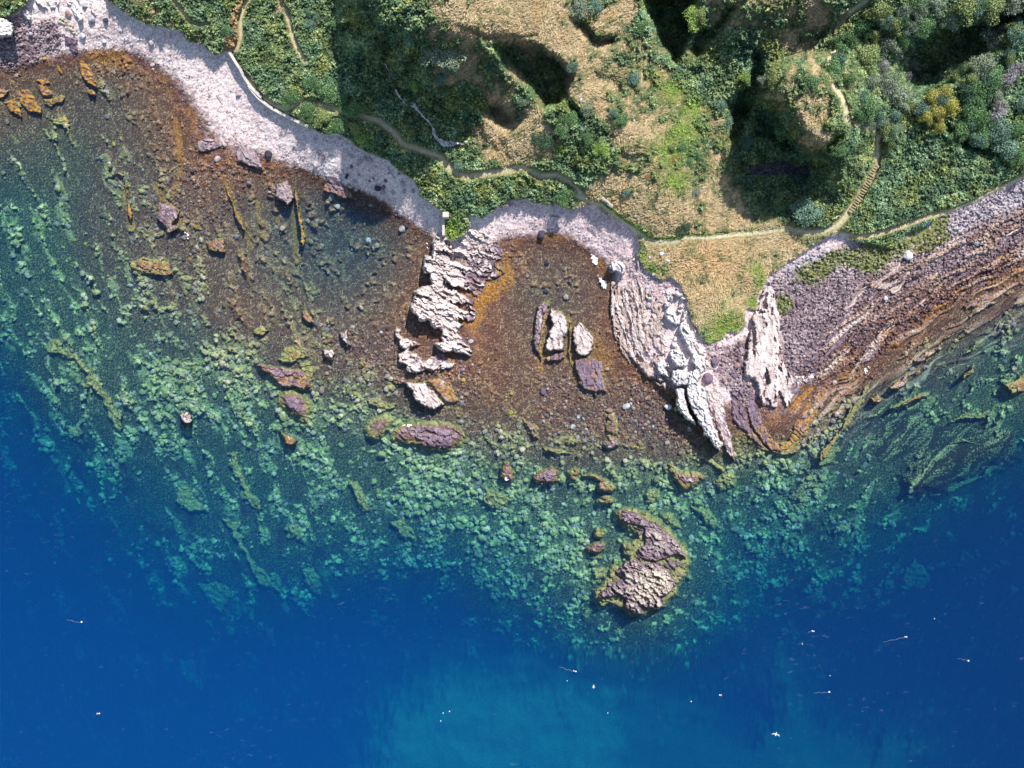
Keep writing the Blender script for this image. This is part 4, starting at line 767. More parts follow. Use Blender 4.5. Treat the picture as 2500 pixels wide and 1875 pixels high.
for i_, (s_, h_) in enumerate((('1:640,488 700,488 745,560 812,700 802,732 738,702 668,640 640,560', -.02), ('1:708,750 760,733 802,790 802,812 740,792', -.1), ('1:455,540 490,528 532,600 522,637 468,590', -.1),
    ('1:300,700 390,700 442,780 430,800 350,812', -.02), ('1:350,815 440,800 545,780 545,810 520,852 420,892 370,872', -.4), ('1:150,740 240,738 352,900 342,962 240,932 148,850', -.15),
    ('1:20,850 132,800 192,960 182,982 90,932', -.15), ('1:-20,700 72,760 30,822 -20,830', .02), ('1:400,980 532,950 582,1000 572,1052 430,1022', -.5), ('1:268,660 380,648 432,690 350,722', -.1),
    ('1:100,590 170,570 185,630 130,640', .05), ('1:345,1060 400,1060 440,1150 400,1170', -.9))):
    RO('ochre_slab', ['long ochre slab, nearest to the lichened slab', 'ochre slab fragment below the long ochre slab', 'lone narrow ochre slab in dark water', 'ribbed orange slab amid the ochre group', 'pale olive slab below the ribbed orange slab',
       'broad ochre slab left of the ribbed orange one', 'olive ochre slab low in the group at the left edge', 'orange slab cut by the left edge of the bay', 'dim oval ochre slab, lowest of the group', 'small ochre slab on top of the group', 'tiny orange ledge by the corner rubble', 'deep dim olive slab under the group'][i_] + '', 'rock slab',
       s_, h_, 0, 0, 14, (26, 7), .16, 5, 'cream', 9, 9, 1.4, 290 + i_, weed=1., group='ochre slabs in the upper left bay', olive=-.35)
# long thin strata ribs: a centre line given a width that tapers and wavers
def rib(label, line, wpx, H, tone='pink', hi=.5, ang=None, lift=.35, group='long strata ribs', weed=.6, amp=.2, seed=500, mid=.3, taper=True):
    p_ = P(line); seg = np.r_[0, np.cumsum(np.hypot(*np.diff(p_, axis=0).T))]; t = np.arange(0, seg[-1], 6.0)
    q = np.stack([np.interp(t, seg, p_[:, 0]), np.interp(t, seg, p_[:, 1])], -1); d = np.gradient(q, axis=0); d /= np.hypot(*d.T)[:, None] + 1e-9
    n_ = np.stack([-d[:, 1], d[:, 0]], -1); f_ = np.clip(np.minimum(t, seg[-1] - t) / 22, .25, 1) if taper else np.ones(len(t))
    w_ = wpx * .5 * f_ * (1 + .35 * np.sin(t / 17 + seed) + .2 * np.sin(t / 7.3 + seed * 2))
    pl = np.concatenate([q + n_ * w_[:, None], (q - n_ * w_[:, None])[::-1]])
    s = 'S:' + ' '.join(f'{a:.1f},{b:.1f}' for a, b in pl)
    a_ = math.degrees(math.atan2(p_[-1][1] - p_[0][1], p_[-1][0] - p_[0][0]))
    return RO('strata_rib', label, 'rock rib', s, H, 0, 0, a_ if ang is None else ang, (17, 6), amp, 2.6, tone, hi, mid, 1.2, seed, lift=lift, group=group, weed=weed, rag=1.5)
for i_, (lb, ln, w_, H_, tn) in enumerate((
    ('outermost pale rib along the water edge of the slab terrace', 'D:85,470 80,620 105,760 70,990', 11, .8, 'pink'), ('second pale rib of the slab terrace from the water', 'D:150,640 140,820 200,1000 260,1180 330,1420 420,1600', 10, 1., 'pink'),
    ('pale rib down the middle of the slab terrace', 'D:250,560 260,760 320,960 370,1150 400,1330 480,1500 560,1640', 12, 1.2, 'pink'), ('pale rib right of the middle of the slab terrace', 'D:350,470 400,700 440,900 450,1100 520,1350 600,1500', 11, 1.4, 'pink'),
    ('broken pale rib at the upper right of the slab terrace', 'D:410,440 470,560 500,760 510,960', 9, 1.5, 'pink'), ('low brown rib at the water foot of the slab terrace', 'D:110,1050 140,1230 230,1430 340,1620', 8, .6, 'terr'),
    ('cream rib beside the smooth pale slab of the terrace', 'D:570,600 620,700 590,820', 12, 1.6, 'pink'))):
    rib(lb, ln, w_, H_, tn, .3, group='ribs of the slab terrace', seed=500 + i_, lift=.55)
for i_, (lb, ln, w_, H_, tn, hi_, lf) in enumerate((
    ('pale rib running the length of the cobble field, highest one', '8:1395,640 1200,760 1050,850 900,950 790,1100 690,1280', 9, 1.3, 'pink', .2, .45), ('pale rib crossing the cobble field below the highest one', '8:1485,730 1310,860 1190,960 1030,1060 900,1190 780,1340', 9, 1.2, 'pink', .2, .45),
    ('purple rib falling toward the inside of the fold', '8:740,1250 640,1400 520,1560 430,1659 12:330,180', 10, .7, 'purple', 9, .4), ('brown pink rib low on the right rubble shore', '8:1560,960 1400,1110 1240,1230 1080,1370 960,1500 860,1640', 8, .55, 'terr', .5, .35),
    ('short brown pink rib beside the tide pools', '12:760,0 640,110 560,210 500,290', 9, .5, 'terr', .5, .35), ('mauve rib between cobbles and water, right side', '8:1900,760 1760,880 1640,960 1500,1110 1380,1230', 8, .5, 'purple', 9, .35),
    ('pale rib near the right edge of the rubble shore', '8:2201,520 2050,590 1900,680 1780,760', 8, .9, 'pink', .4, .4), ('ochre rib along the water of the right rubble shore', '8:2201,780 2080,830 1980,900 1850,1000 1730,1110', 8, .16, 'cream', 9, .3),
    ('yellow sunken rib off the right rubble shore', '12:1410,385 1300,410 1200,470 1070,510', 8, -.25, 'cream', 9, .3), ('cream sunken rib stepping down the right reef', '12:1960,860 1840,800 1700,760 1560,790', 7, -.9, 'cream', 9, .3),
    ('olive sunken rib by the green channel', '12:930,260 850,420 770,560 680,700 560,850 500,960', 13, -.28, 'cream', 9, .3), ('pink sunken rib on the shore side of the green channel', '12:800,220 720,360 660,440 560,560', 12, -.12, 'terr', .1, .3),
    ('sunken rib curving across the dark right-hand reef', '12:1980,480 1860,560 1700,560 1560,640', 12, -.9, 'cream', 9, .3), ('lower sunken rib edging the dark right-hand reef', '12:2110,900 1960,980 1860,1060 1700,1120 1560,1180 1450,1230', 12, -1.6, 'cream', 9, .3),
    )):
    rib(lb, ln, w_, H_, tn, hi_, group='strata ribs of the right-hand shore', seed=520 + i_, lift=lf)
rib('golden hooked ledge curving round the dark pool below the folded slab', 'F:235,560 300,760 370,960 450,1130 560,1290 690,1365 800,1310 930,1150 1050,980 1150,810 1240,640 1320,500 1370,340', 17, .03, 'cream', 9, ang=60, group=None, weed=1., amp=.25, seed=560, mid=9, taper=False)
rib('olive outer lip of the golden hooked ledge', 'F:330,1230 430,1340 560,1395 720,1405 890,1385 980,1230', 12, -.22, 'cream', 9, ang=10, group=None, weed=.3, amp=.15, seed=561, mid=9)
rib('brown inner ledge on the shore side of the golden hooked ledge', 'F:190,480 250,700 290,900 350,1080 430,1230', 9, .25, 'purple', 9, ang=66, group=None, weed=.5, amp=.2, seed=562)
for i_, (lb, ln, w_) in enumerate((('ochre rib curving around the left of the inner bay slabs', '7:475,950 450,1080 415,1200 400,1330 410,1480', 9), ('brown rib between the long and the oval slab of the inner bay', '7:650,1130 655,1260 640,1390 660,1500', 7), ('ochre rib trailing below the flat purple slab', '11:840,40 850,150 870,260', 9), ('weedy rib in the brown bay, longest', '6:405,20 425,160 450,300 470,430 480,560', 9), ('weedy rib in the left shallows, running down the bay', '5:1860,0 1910,130 1960,260 2030,400', 8), ('second weedy rib in the left shallows', '5:1040,20 1060,160 1090,340', 9))):
    rib(lb, ln, w_, .02, 'cream', 9, group='weedy ribs of the bays', seed=570 + i_, weed=1., amp=.14, mid=9, lift=.12)
# ------------------------------------------------------------------ greenery: leaves, grass, shrubs, trees
rs = np.random.RandomState(11)
mat_leaf = material('leaves', .75, .22); mat_grass = material('dry_grass_blades', .85, .15)
def scatter(n, wmap, x0=-20, x1=2520, y0=-20, y1=830):
    """random photo-pixel positions with probability wmap"""
    out = []; tot = 0
    while tot < n:
        x = rs.uniform(x0, x1, n * 3); y = rs.uniform(y0, y1, n * 3)
        k = rs.rand(n * 3) < zat(x, y, wmap); out.append(np.stack([x[k], y[k]], -1)); tot += k.sum()
    return np.concatenate(out)[:n]
def colat(px, py):
    return np.stack([zat(px, py, C[..., i]) for i in range(3)], -1)
# leafy undergrowth: small tilted leaves over the thickets
wl_ = np.clip(grn * veg * (1 - pathm) * (1 - .6 * bright), 0, 1) * (.35 + .65 * (leaf > .25))
p = scatter(210000, wl_); n = len(p)
zc = zat(p[:, 0], p[:, 1]) + rs.uniform(.0, .28, n)
wx0, wy0 = world(p[:, 0], p[:, 1], zc); ctr = np.stack([wx0, wy0, zc], -1)
a = rs.uniform(0, 2 * np.pi, n); L_ = rs.uniform(.07, .16, n); W2 = L_ * rs.uniform(.45, .8, n); ti = rs.normal(0, .45, n); tj = rs.normal(0, .45, n)
d1_ = np.stack([np.cos(a), np.sin(a), np.sin(ti)], -1) * L_[:, None]; d2_ = np.stack([-np.sin(a), np.cos(a), np.sin(tj)], -1) * W2[:, None]
V = np.stack([ctr - d1_, ctr - d2_, ctr + d1_, ctr + d2_], 1).reshape(-1, 3)
lc = colat(p[:, 0], p[:, 1]); b_ = rs.uniform(.6, 1.6, n)[:, None]; ye = (rs.rand(n) < .12)[:, None]
lc = np.where(ye, lc * np.array([1.7, 1.5, 1.1]), lc) * b_ * 1.12
o = obj('undergrowth', make_mesh('undergrowth', V, np.arange(n * 4).reshape(-1, 4), np.repeat(np.clip(lc, .01, .5), 4, 0)), mat_leaf)
tag(o, 'leafy bramble and bracken undergrowth covering the slopes', 'undergrowth', kind='stuff')
# laid grass
wg_ = np.clip((1 - grn) * veg * (1 - pathc), 0, 1)
p = scatter(120000, wg_); n = len(p)
zc = zat(p[:, 0], p[:, 1]) + rs.uniform(.02, .2, n); wx0, wy0 = world(p[:, 0], p[:, 1], zc); ctr = np.stack([wx0, wy0, zc], -1)
a = math.radians(38) + fbm(p[:, 0] / 60, p[:, 1] / 60, 3, 44) * 2.2 + rs.normal(0, .35, n)
L_ = rs.uniform(.10, .26, n); W2 = rs.uniform(.025, .06, n); up = rs.uniform(-.2, .5, n)
d1_ = np.stack([np.cos(a), np.sin(a), up], -1) * L_[:, None]; d2_ = np.stack([-np.sin(a), np.cos(a), np.zeros(n)], -1) * W2[:, None]
V = np.stack([ctr - d1_ - d2_, ctr - d1_ + d2_, ctr + d1_ + d2_ * .5, ctr + d1_ - d2_ * .5], 1).reshape(-1, 3)
lc = colat(p[:, 0], p[:, 1]) * rs.uniform(.72, 1.35, n)[:, None]
o = obj('grass', make_mesh('grass', V, np.arange(n * 4).reshape(-1, 4), np.repeat(np.clip(lc, .01, .75), 4, 0)), mat_grass)
tag(o, 'wind-laid dry and green grass on the slopes and the point', 'grass', kind='stuff')
# ---- shrubs and trees: crown of leaf clumps on a trunk with limbs
mat_bark = material('bark', .9, .2, vcol=False, color=(.12, .09, .07), nscale=6, namt=.3)
def crown_mesh(nm, seed, leafcol, dens=1.0, lobes=9, flat=.75, dead=False):
    r = np.random.RandomState(seed)
    ang = r.uniform(0, 2 * np.pi, lobes); rad = np.sqrt(r.uniform(0, 1, lobes)) * .78
    lx, ly = np.cos(ang) * rad, np.sin(ang) * rad; lr = r.uniform(.16, .42, lobes); lz = flat * (1 - rad ** 2 * .8) * r.uniform(.75, 1.05, lobes)
    lx[0] = ly[0] = 0; lr[0] = .5; lz[0] = flat
    n = int(2600 * dens); k = r.choice(lobes, n, p=lr ** 2 / (lr ** 2).sum())
    d = r.normal(0, 1, (n, 3)); d[:, 2] = np.abs(d[:, 2]) * 1.1 - .35; d /= np.linalg.norm(d, axis=1)[:, None]
    rr = lr[k] * (r.uniform(.72, 1.08, n)) * (1 + .22 * np.sin(d[:, 0] * 9 + k) * np.cos(d[:, 1] * 8))
    ctr = np.stack([lx[k], ly[k], lz[k]], -1) + d * rr[:, None] * np.array([1, 1, .8])
    s = r.uniform(.026, .06, n) * (1 if not dead else .5)
    nrm = d + r.normal(0, .55, (n, 3)); nrm /= np.linalg.norm(nrm, axis=1)[:, None]
    t1 = np.cross(nrm, r.normal(0, 1, (n, 3))); t1 /= np.linalg.norm(t1, axis=1)[:, None]; t2 = np.cross(nrm, t1)
    e = 1.0 if not dead else 4.0
    V = np.stack([ctr - t1 * s[:, None] * e, ctr - t2 * s[:, None] * .7, ctr + t1 * s[:, None] * e, ctr + t2 * s[:, None] * .7], 1).reshape(-1, 3)
    tint = r.uniform(.65, 1.3, lobes)[k] * r.uniform(.6, 1.5, n)
    Cc = 1.55 * np.array(leafcol)[None] * tint[:, None]
    return make_mesh(nm, V, np.arange(n * 4).reshape(-1, 4), np.repeat(np.clip(Cc, .008, .5), 4, 0)), list(zip(lx, ly, lz))
def trunk_mesh(lobes, seed):
    r = random.Random(seed); V = []; Fc = []
    def limb(a, b, r0, r1):
        a, b = Vector(a), Vector(b); ax = (b - a).normalized(); u = ax.orthogonal().normalized(); v = ax.cross(u); base = len(V)
        m = a.lerp(b, .5) + Vector((r.uniform(-.04, .04), r.uniform(-.04, .04), .02))
        for q, rr_ in ((a, r0), (m, (r0 + r1) / 2), (b, r1)):
            for i in range(6): t_ = i * math.pi / 3; V.append(q + u * math.cos(t_) * rr_ + v * math.sin(t_) * rr_)
        for s_ in range(2):
            for i in range(6):
                j = (i + 1) % 6; Fc.append((base + s_ * 6 + i, base + s_ * 6 + j, base + s_ * 6 + 6 + j, base + s_ * 6 + 6 + i))
    limb((0, 0, -.25), (0, 0, .3), .07, .05)
    for lx, ly, lz in lobes: limb((0, 0, .28), (lx * .9, ly * .9, lz * .85), .038, .012)
    return make_mesh('trunk', np.array([tuple(v) for v in V]), np.array(Fc))
KINDS = dict(green=(.055, .105, .04), dark=(.035, .07, .038), grey=(.12, .15, .10), olive=(.10, .125, .045), yellow=(.23, .21, .05), lime=(.15, .23, .05), dead=(.26, .22, .25), blue=(.07, .12, .085))
PROTO = {}
for ki, (kn, kc) in enumerate(KINDS.items()):
    for vi in range(2):
        PROTO[kn, vi] = crown_mesh('crown', 50 + ki * 5 + vi, kc, dens=1.0 if kn != 'dead' else .45, lobes=15 + vi * 6, dead=kn == 'dead')
TR = {k_: trunk_mesh(v_[1], i_) for i_, (k_, v_) in enumerate(PROTO.items())}
GL = {'tree': 'trees and tall shrubs on the right-hand slope', 'shrub': 'shrubs on the grassy hill and banks'}
def plant(name, label, px, py, diam, kind, h=None, var_=None, group=None):
    """diam in photo pixels"""
    i = len(plants); v = i % 2 if var_ is None else var_
    R_ = diam * K * .5; h = h or R_ * 1.15
    zg = float(zat(px, py)); ztop = zg + h * .7
    # stand the plant so that its crown appears at px,py: project with the height of the crown
    s_ = K * (1 - ztop / CAMH); x_, y_ = (px - 1250) * s_, (937.5 - py) * s_
    root = bpy.data.objects.new(name, None); col.objects.link(root); root.location = (x_, y_, zg - .1); root.rotation_euler.z = (i * 2.399) % 6.283
    root.empty_display_size = .3
    tag(root, label, 'tree' if name.endswith('tree') else 'shrub', group)
    c_ = obj('crown', PROTO[kind, v][0], mat_leaf, root); t_ = obj('trunk', TR[kind, v], mat_bark, root)
    for q in (c_, t_): q.scale = (R_ / .92 * (.8 + .45 * ((i * 37) % 11) / 11), R_ / .92 * (.85 + .4 * ((i * 53) % 13) / 13), h)
    plants.append(root)
plants = []
KW = dict(green='green', dark='dark green', grey='grey-green', olive='olive', yellow='yellow-leaved', lime='bright lime-green', dead='bare grey-branched', blue='blue-green')
TREES = [  # tree label details, px, py, diameter px, kind
 ('leafy tree at the top edge beside the long shadowed hollow', '4:1740,60', 150, 'olive'), ('broad tree with rounded crown in the top right corner', '4:1960,40', 130, 'olive'), ('tree right in the top corner of the slope', '4:2120,20', 90, 'grey'),
 ('small tree left of the broad corner trees', '4:1590,150', 90, 'grey'), ('tree hanging over the top end of the steps path', '4:1000,70', 110, 'olive'), ('round shrubby tree below the path top tree', '4:860,210', 95, 'green'),
 ('brownish shrubby tree right of the path top', '4:1130,190', 80, 'olive'), ('shrubby tree between the path and the shadowed hollow', '4:1220,80', 70, 'grey'), ('upright narrow tree right of the curve of steps', '4:760,320', 62, 'green'),
 ('large olive-brown shrubby tree in the tree belt', '4:930,460', 120, 'olive'), ('rounded tree above the olive-brown one', '4:950,290', 60, 'olive'), ('tree above the bare grey branches', '4:1080,360', 85, 'grey'),
 ('small tree touching the shadowed hollow', '4:1200,330', 60, 'green'), ('tree edging the hollow at its left lip', '4:1270,210', 75, 'grey'), ('bare tree of pale grey branches, largest', '4:1160,440', 62, 'dead'), ('bare tree of pale grey branches, lower left of the largest', '4:1050,540', 55, 'dead'),
 ('small bare tree inside the dark hollow edge', '4:1240,640', 45, 'dead'), ('tree where the steps path bends left', '4:640,330', 60, 'green'), ('green tree over the middle of the steps path', '4:690,430', 75, 'green'), ('green tree leaning over the shaded path', '4:640,560', 85, 'green'),
 ('broad green tree right of the shaded path', '4:740,650', 70, 'green'), ('dense green tree beside the shaded path', '4:690,500', 60, 'blue'), ('grey-green tree in the tree belt centre', '4:960,670', 80, 'grey'), ('tall tree of soft grey leaves above the yellow shrubs', '4:1080,680', 95, 'grey'),
 ('grey-green tree joining the tree belt to the yellow shrubs', '4:1190,800', 100, 'grey'), ('broad dark green tree at the path corner', '4:900,860', 105, 'green'), ('small tree at the outer bend of the path', '4:830,960', 70, 'green'), ('tree at the right of the path junction', '4:1000,960', 65, 'blue'),
 ('tree below the grey-green belt', '4:1130,960', 85, 'blue'), ('shrubby tree right of the dark path', '4:1110,1080', 80, 'green'), ('green tree by the dark side gully', '4:1090,1190', 55, 'olive'), ('yellow-green shrub at the top of the yellow patch', '4:1560,760', 65, 'yellow'),
 ('yellow-leaved shrub in the middle of the yellow patch', '4:1450,800', 70, 'yellow'), ('yellow-leaved shrub, largest of the patch', '4:1500,920', 90, 'yellow'), ('yellow-leaved shrub at the low left of the patch', '4:1400,960', 65, 'yellow'), ('yellow-leaved shrub at the right of the patch', '4:1610,880', 70, 'yellow'),
 ('yellow-leaved shrub low right of the patch', '4:1510,1050', 60, 'yellow'), ('yellow-leaved shrub at the upper tip of the patch', '4:1640,640', 60, 'olive'), ('bright green tree at the slope right of the yellow patch', '4:1760,880', 100, 'green'), ('dark tree above the bright green one', '4:1740,760', 90, 'dark'),
 ('tree at the middle of the right-hand wood', '4:1880,760', 110, 'green'), ('tree of the right-hand wood by the lower shadow gully', '4:1680,1060', 95, 'green'), ('broad tree of the right-hand wood, centre', '4:1850,980', 115, 'green'), ('tree of the wood right of the broad one', '4:2010,1050', 105, 'blue'),
 ('tree near the right edge, below the grey scrub', '4:2130,1080', 110, 'green'), ('tree by the lower right shadow gully', '4:1860,1130', 90, 'green'), ('tree at the lower right of the wood', '4:2060,1220', 110, 'blue'), ('tree at the right edge above the bramble slope', '4:2170,1300', 80, 'green'),
 ('grey-green tree at the upper right of the wood', '4:1900,520', 90, 'grey'), ('tree on the slope below the shadowed hollow', '4:2010,330', 110, 'grey'), ('tree at the right edge by the shadowed hollow', '4:2140,260', 90, 'olive'), ('tree above the pale grey scrub', '4:1960,620', 90, 'green'),
 ('tree between the hollow and the yellow patch tip', '4:1800,560', 85, 'grey'), ('pale bare shrub at the right edge', '4:2090,640', 80, 'dead'), ('pale bare shrub lower at the right edge', '4:2020,900', 75, 'dead'), ('yellowish shrub at the right edge', '4:2090,480', 75, 'olive'),
 ('pale grey scrubby shrub in the top right slope', '4:2160,560', 70, 'dead'), ('tree in the top row, right of the path', '4:1350,60', 80, 'grey'), ('tree in the top row over the hollow', '4:1480,30', 95, 'grey')]
for lb, s_, d_, kd_ in TREES:
    q = P(s_)[0]; nm = 'bare_tree' if kd_ == 'dead' else ('leafy_shrub' if 'shrub' in lb and 'tree' not in lb else 'leafy_tree')
    plant(nm, lb, q[0], q[1], d_ * .2953 * 1.95, kd_, h=max(1.6, d_ * .2953 * K * .62), group=GL['tree'])
SHR = [('round lime-green bush beside the dark gully at the hill top', '3:1705,135', 125, 'lime'), ('small lime-green bush casting a short shadow on the dry slope', '3:915,1225', 90, 'lime'), ('rounded leafy bush on the hill near the cliff edge', '2:1560,420', 150, 'grey'), ('second rounded bush right of the cliff-edge bush', '2:1660,450', 140, 'grey'),
 ('small bush below the pair at the cliff edge', '2:1700,520', 95, 'blue'), ('small bush lower on the dry hill slope', '2:1610,620', 100, 'blue'), ('bush against the bare cliff top', '2:1390,720', 100, 'green'), ('grey bush in the upper cliff edge line', '2:1350,330', 80, 'blue'),
 ('small bush on the cliff edge above the white rock streak', '2:1400,690', 70, 'lime'), ('dark round bush alone on the dry grass', '3:430,1140', 110, 'dark'), ('bush at the lip of the shadowed bowl', '3:680,540', 80, 'blue'), ('bush right of the shadowed bowl', '3:640,980', 110, 'green'),
 ('low bush below the shadowed bowl', '3:600,1070', 90, 'green'), ('dark bush at the edge of the dry slope', '3:790,1130', 90, 'green'), ('leafy bush on the middle slope', '3:1070,1000', 80, 'green'), ('bush near the green strip of the slope', '3:1180,640', 80, 'blue'),
 ('bush by the top edge of the hill', '3:720,50', 130, 'grey'), ('blue-green bush by the top edge', '3:860,40', 90, 'blue'), ('bush above the big hollow', '3:1240,200', 80, 'green'), ('bush among brambles right of the bright strip', '3:1900,870', 90, 'blue'),
 ('bushes edge plant at the shaded track', '3:1950,1000', 90, 'blue'), ('leafy bush on the right bramble slope', '3:2100,640', 80, 'lime'), ('round bush at the right of the hillside', '3:2120,1180', 90, 'blue'), ('bush overhanging the shingle of the inner bay', '7:610,90', 130, 'green'),
 ('bush at the lower corner of the dry grass field', '7:1600,350', 80, 'dark'), ('dark bush beside the path junction', '8:420,390', 190, 'blue'), ('bush left of the dark junction bush', '8:200,390', 120, 'green'), ('bush in the hollow under the knoll', '4:80,1090', 120, 'green'),
 ('bush in the shade of the knoll', '4:240,1080', 110, 'green'), ('green bush on the lit rim of the knoll', '4:420,650', 120, 'green'), ('small bush on the right rim of the knoll', '4:560,650', 100, 'olive'), ('bush at the upper left of the knoll', '4:180,640', 120, 'olive'),
 ('small bush left of the knoll rim', '4:70,660', 90, 'grey'), ('bush below the knoll', '4:540,1290', 100, 'green'), ('bush under the knoll at the gully', '4:680,1220', 90, 'green'), ('rounded bush on the bank above the shingle', '2:500,920', 130, 'green'),
 ('bush row plant on the bank, second from the rounded bush', '2:640,960', 120, 'olive'), ('bush row plant on the bank in the middle', '2:760,1030', 120, 'green'), ('bush of the bank with orange tips', '2:900,1060', 110, 'olive'), ('lit bush near the end of the bank', '2:960,1140', 120, 'lime'),
 ('last lit bush of the bank before the shade', '2:1030,1200', 110, 'green'), ('lit bush above the shaded track', '2:560,680', 120, 'green'), ('lit bush in the row above the shaded track', '2:680,740', 120, 'green'), ('bush above the shaded track, middle', '2:800,820', 110, 'green'),
 ('bush above the shaded track at its lower end', '2:900,890', 110, 'green'), ('broad bush at the crook of the wall path', '2:380,790', 130, 'green'), ('dark bush by the beach gate', '1:1880,250', 90, 'green')]
for lb, s_, d_, kd_ in SHR:
    q = P(s_)[0]; plant('leafy_shrub', lb, q[0], q[1], d_ * .2953 * 1.4, kd_, h=max(.9, d_ * .2953 * K * .45), group=GL['shrub'])

WP_ = P('4:1000,-20 2201,-20 2260,1400 1900,1300 1560,1150 1350,1020 1150,1250 1060,1250 900,1000 780,640 820,300')
k_ = 0
while k_ < 46:
    q = rs.uniform(WP_.min(0), WP_.max(0))
    if sdist(WP_, np.array([q[0]], F), np.array([q[1]], F))[0] < 0 or zat(q[0], q[1], pathm) > .1: continue
    kd_ = ['green', 'blue', 'olive', 'grey', 'dark', 'green'][rs.randint(6)]; d_ = rs.uniform(22, 42)
    plant('leafy_tree', 'one of the many small ' + KW[kd_] + ' trees filling the right-hand wood', q[0], q[1], d_ * 1.3, kd_, h=max(1.2, d_ * K * .6), group=GL['tree']); k_ += 1
k_ = 0
while k_ < 40:
    q = (rs.uniform(560, 1790), rs.uniform(0, 470))
    if zat(q[0], q[1], veg) < .95 or zat(q[0], q[1], pathm) > .05 or zat(q[0], q[1], green) < .3: continue
    kd_ = ['green', 'blue', 'olive', 'grey'][rs.randint(4)]; d_ = rs.uniform(12, 26)
    plant('leafy_shrub', 'low ' + KW[kd_] + ' scrub bush among the brambles of the hill', q[0], q[1], d_ * 1.3, kd_, h=max(.7, d_ * K * .45), group=GL['shrub']); k_ += 1
for lb_, s_ in (('white rock streak along the shaded cliff foot, longest', '2:1360,870 1400,840 1420,880 1450,930 1500,980 1560,1060 1590,1130 1650,1165 1760,1170 1850,1215 1760,1195 1680,1215 1630,1215 1580,1170 1530,1090 1540,1060 1480,980 1420,930'), ('short white rock streak above the longest on the shaded cliff', '2:1225,730 1250,740 1300,820 1355,875 1335,870 1280,820 1240,775'),
              ('small white rock chip high on the shaded cliff', '2:1142,520 1160,535 1190,590 1165,570'), ('white rock block at the right end of the cliff streak', '2:1800,1160 1840,1165 1835,1195 1810,1190')):
    RO('cliff_rock', lb_, 'rock outcrop', s_, .2, 0, 0, 45, (16, 7), .4, 2.5, 'grey', -5, -6, 1.2, 400 + len(lb_), lift=1.9, rag=2)
for lb_, s_ in (('lone pale rock poking from the grass above the inner bay path', '7:895,35 920,25 940,45 915,65'), ('pale rock in the middle of the bright grass strip', '3:1150,975 1180,960 1195,1000 1180,1025'), ('white stone cluster in the green patch by the terrace', '7:1385,565 1410,558 1440,575 1415,592')):
    RO('grass_rock', lb_, 'rock', s_, .2, 0, 0, 45, (9, 6), .3, 2, 'pink', -5, -6, 1.1, 430 + len(lb_), lift=.95, rag=1)
# ------------------------------------------------------------------ boulders, stones
import bmesh
mat_stone = material('stone', .88, .25, nscale=8.0, namt=.12)
SCOL = dict(white=c(214, 216, 224), pale=c(200, 184, 188), purple=c(128, 106, 124), dark=c(74, 68, 84), pink=c(176, 140, 130), red=c(150, 96, 80), olive=c(160, 166, 112), yellow=c(196, 176, 72), ochre=c(188, 140, 60), grey=c(184, 178, 184))
SNAME = dict(white='white', pale='pale pinkish', purple='purple-grey', dark='dark', pink='pinkish brown', red='reddish', olive='olive sunken', yellow='yellow weed-coated', ochre='ochre weed-coated', grey='grey')
def stone_geo(seed, sub=2, cuts=9, flat=.62):
    r = np.random.RandomState(seed); bm = bmesh.new(); bmesh.ops.create_icosphere(bm, subdivisions=sub, radius=1)
    v = np.array([q.co[:] for q in bm.verts]); f = np.array([[q.index for q in p_.verts] for p_ in bm.faces]); bm.free()
    for _ in range(cuts):
        nrm = r.normal(0, 1, 3); nrm /= np.linalg.norm(nrm); d = r.uniform(.5, .85); e = v @ nrm - d
        v = v - np.clip(e, 0, None)[:, None] * nrm * .92
    v = v + r.normal(0, .03, v.shape); v *= np.array([1, r.uniform(.62, .95), flat * r.uniform(.8, 1.2)]); return v, f
GEO = [stone_geo(100 + i) for i in range(8)]
SM = {}
def stone_mesh(kind, gi):
    if (kind, gi) not in SM:
        v, f = GEO[gi]; r = np.random.RandomState(gi * 7 + len(SM)); cc_ = SCOL[kind][None] * r.uniform(.72, 1.25, (len(v), 1)) * (.78 + .3 * sm(-.3, .5, v[:, 2]))[:, None] ** .0
        SM[kind, gi] = make_mesh('boulder', v, f, np.clip(cc_, .01, .9))
    return SM[kind, gi]
OCM = [(o_.name, o_['label']) for o_ in col.objects if o_.get('category') in ('rock outcrop',)]
LAND = [(1110, 680, 'pale promontory'), (1040, 880, 'broken rock platform'), (1034, 968, 'pale rock island'), (1040, 1060, 'purple skerry'), (720, 980, 'brown mound rock'), (690, 912, 'long reddish skerry'), (453, 1018, 'square red rock'), (460, 1210, 'triangular reef rock'),
        (1330, 800, 'inner bay slabs'), (1440, 900, 'flat purple slab'), (1530, 830, 'slab terrace'), (1660, 780, 'white boulder ridge'), (1720, 1000, 'seaward end of the white ridge'), (1500, 650, 'white three-part boulder'), (1560, 1380, 'big double skerry'), (1335, 1165, 'row of purple skerries'),
        (1500, 1090, 'split pink slab'), (1660, 1180, 'golden wedge rock'), (1880, 920, 'great folded slab'), (2100, 720, 'slab strip in the purple cobbles'), (2200, 620, 'mossy shingle bank'), (2420, 560, 'right-hand rubble shore'), (2200, 960, 'cream layered slabs'), (60, 90, 'top left corner rubble'), (180, 90, 'lichened slab'),
        (690, 480, 'purple-topped slab'), (820, 460, 'flat slab at the shingle'), (540, 370, 'pale block cluster'), (610, 380, 'white rock wedge'), (410, 540, 'black and white rocks'), (860, 850, 'lumpy rock of the brown bay'), (900, 585, 'white cube rock of the brown bay'), (290, 1030, 'knobbly blunt-tipped reef ridge'), (880, 1220, 'blunt-ended reef slab'),
        (600, 1180, 'straight green reef ridge'), (60, 240, 'ochre slab group'), (300, 110, 'left pebble beach'), (1350, 560, 'inner bay shingle')]
BN = 0
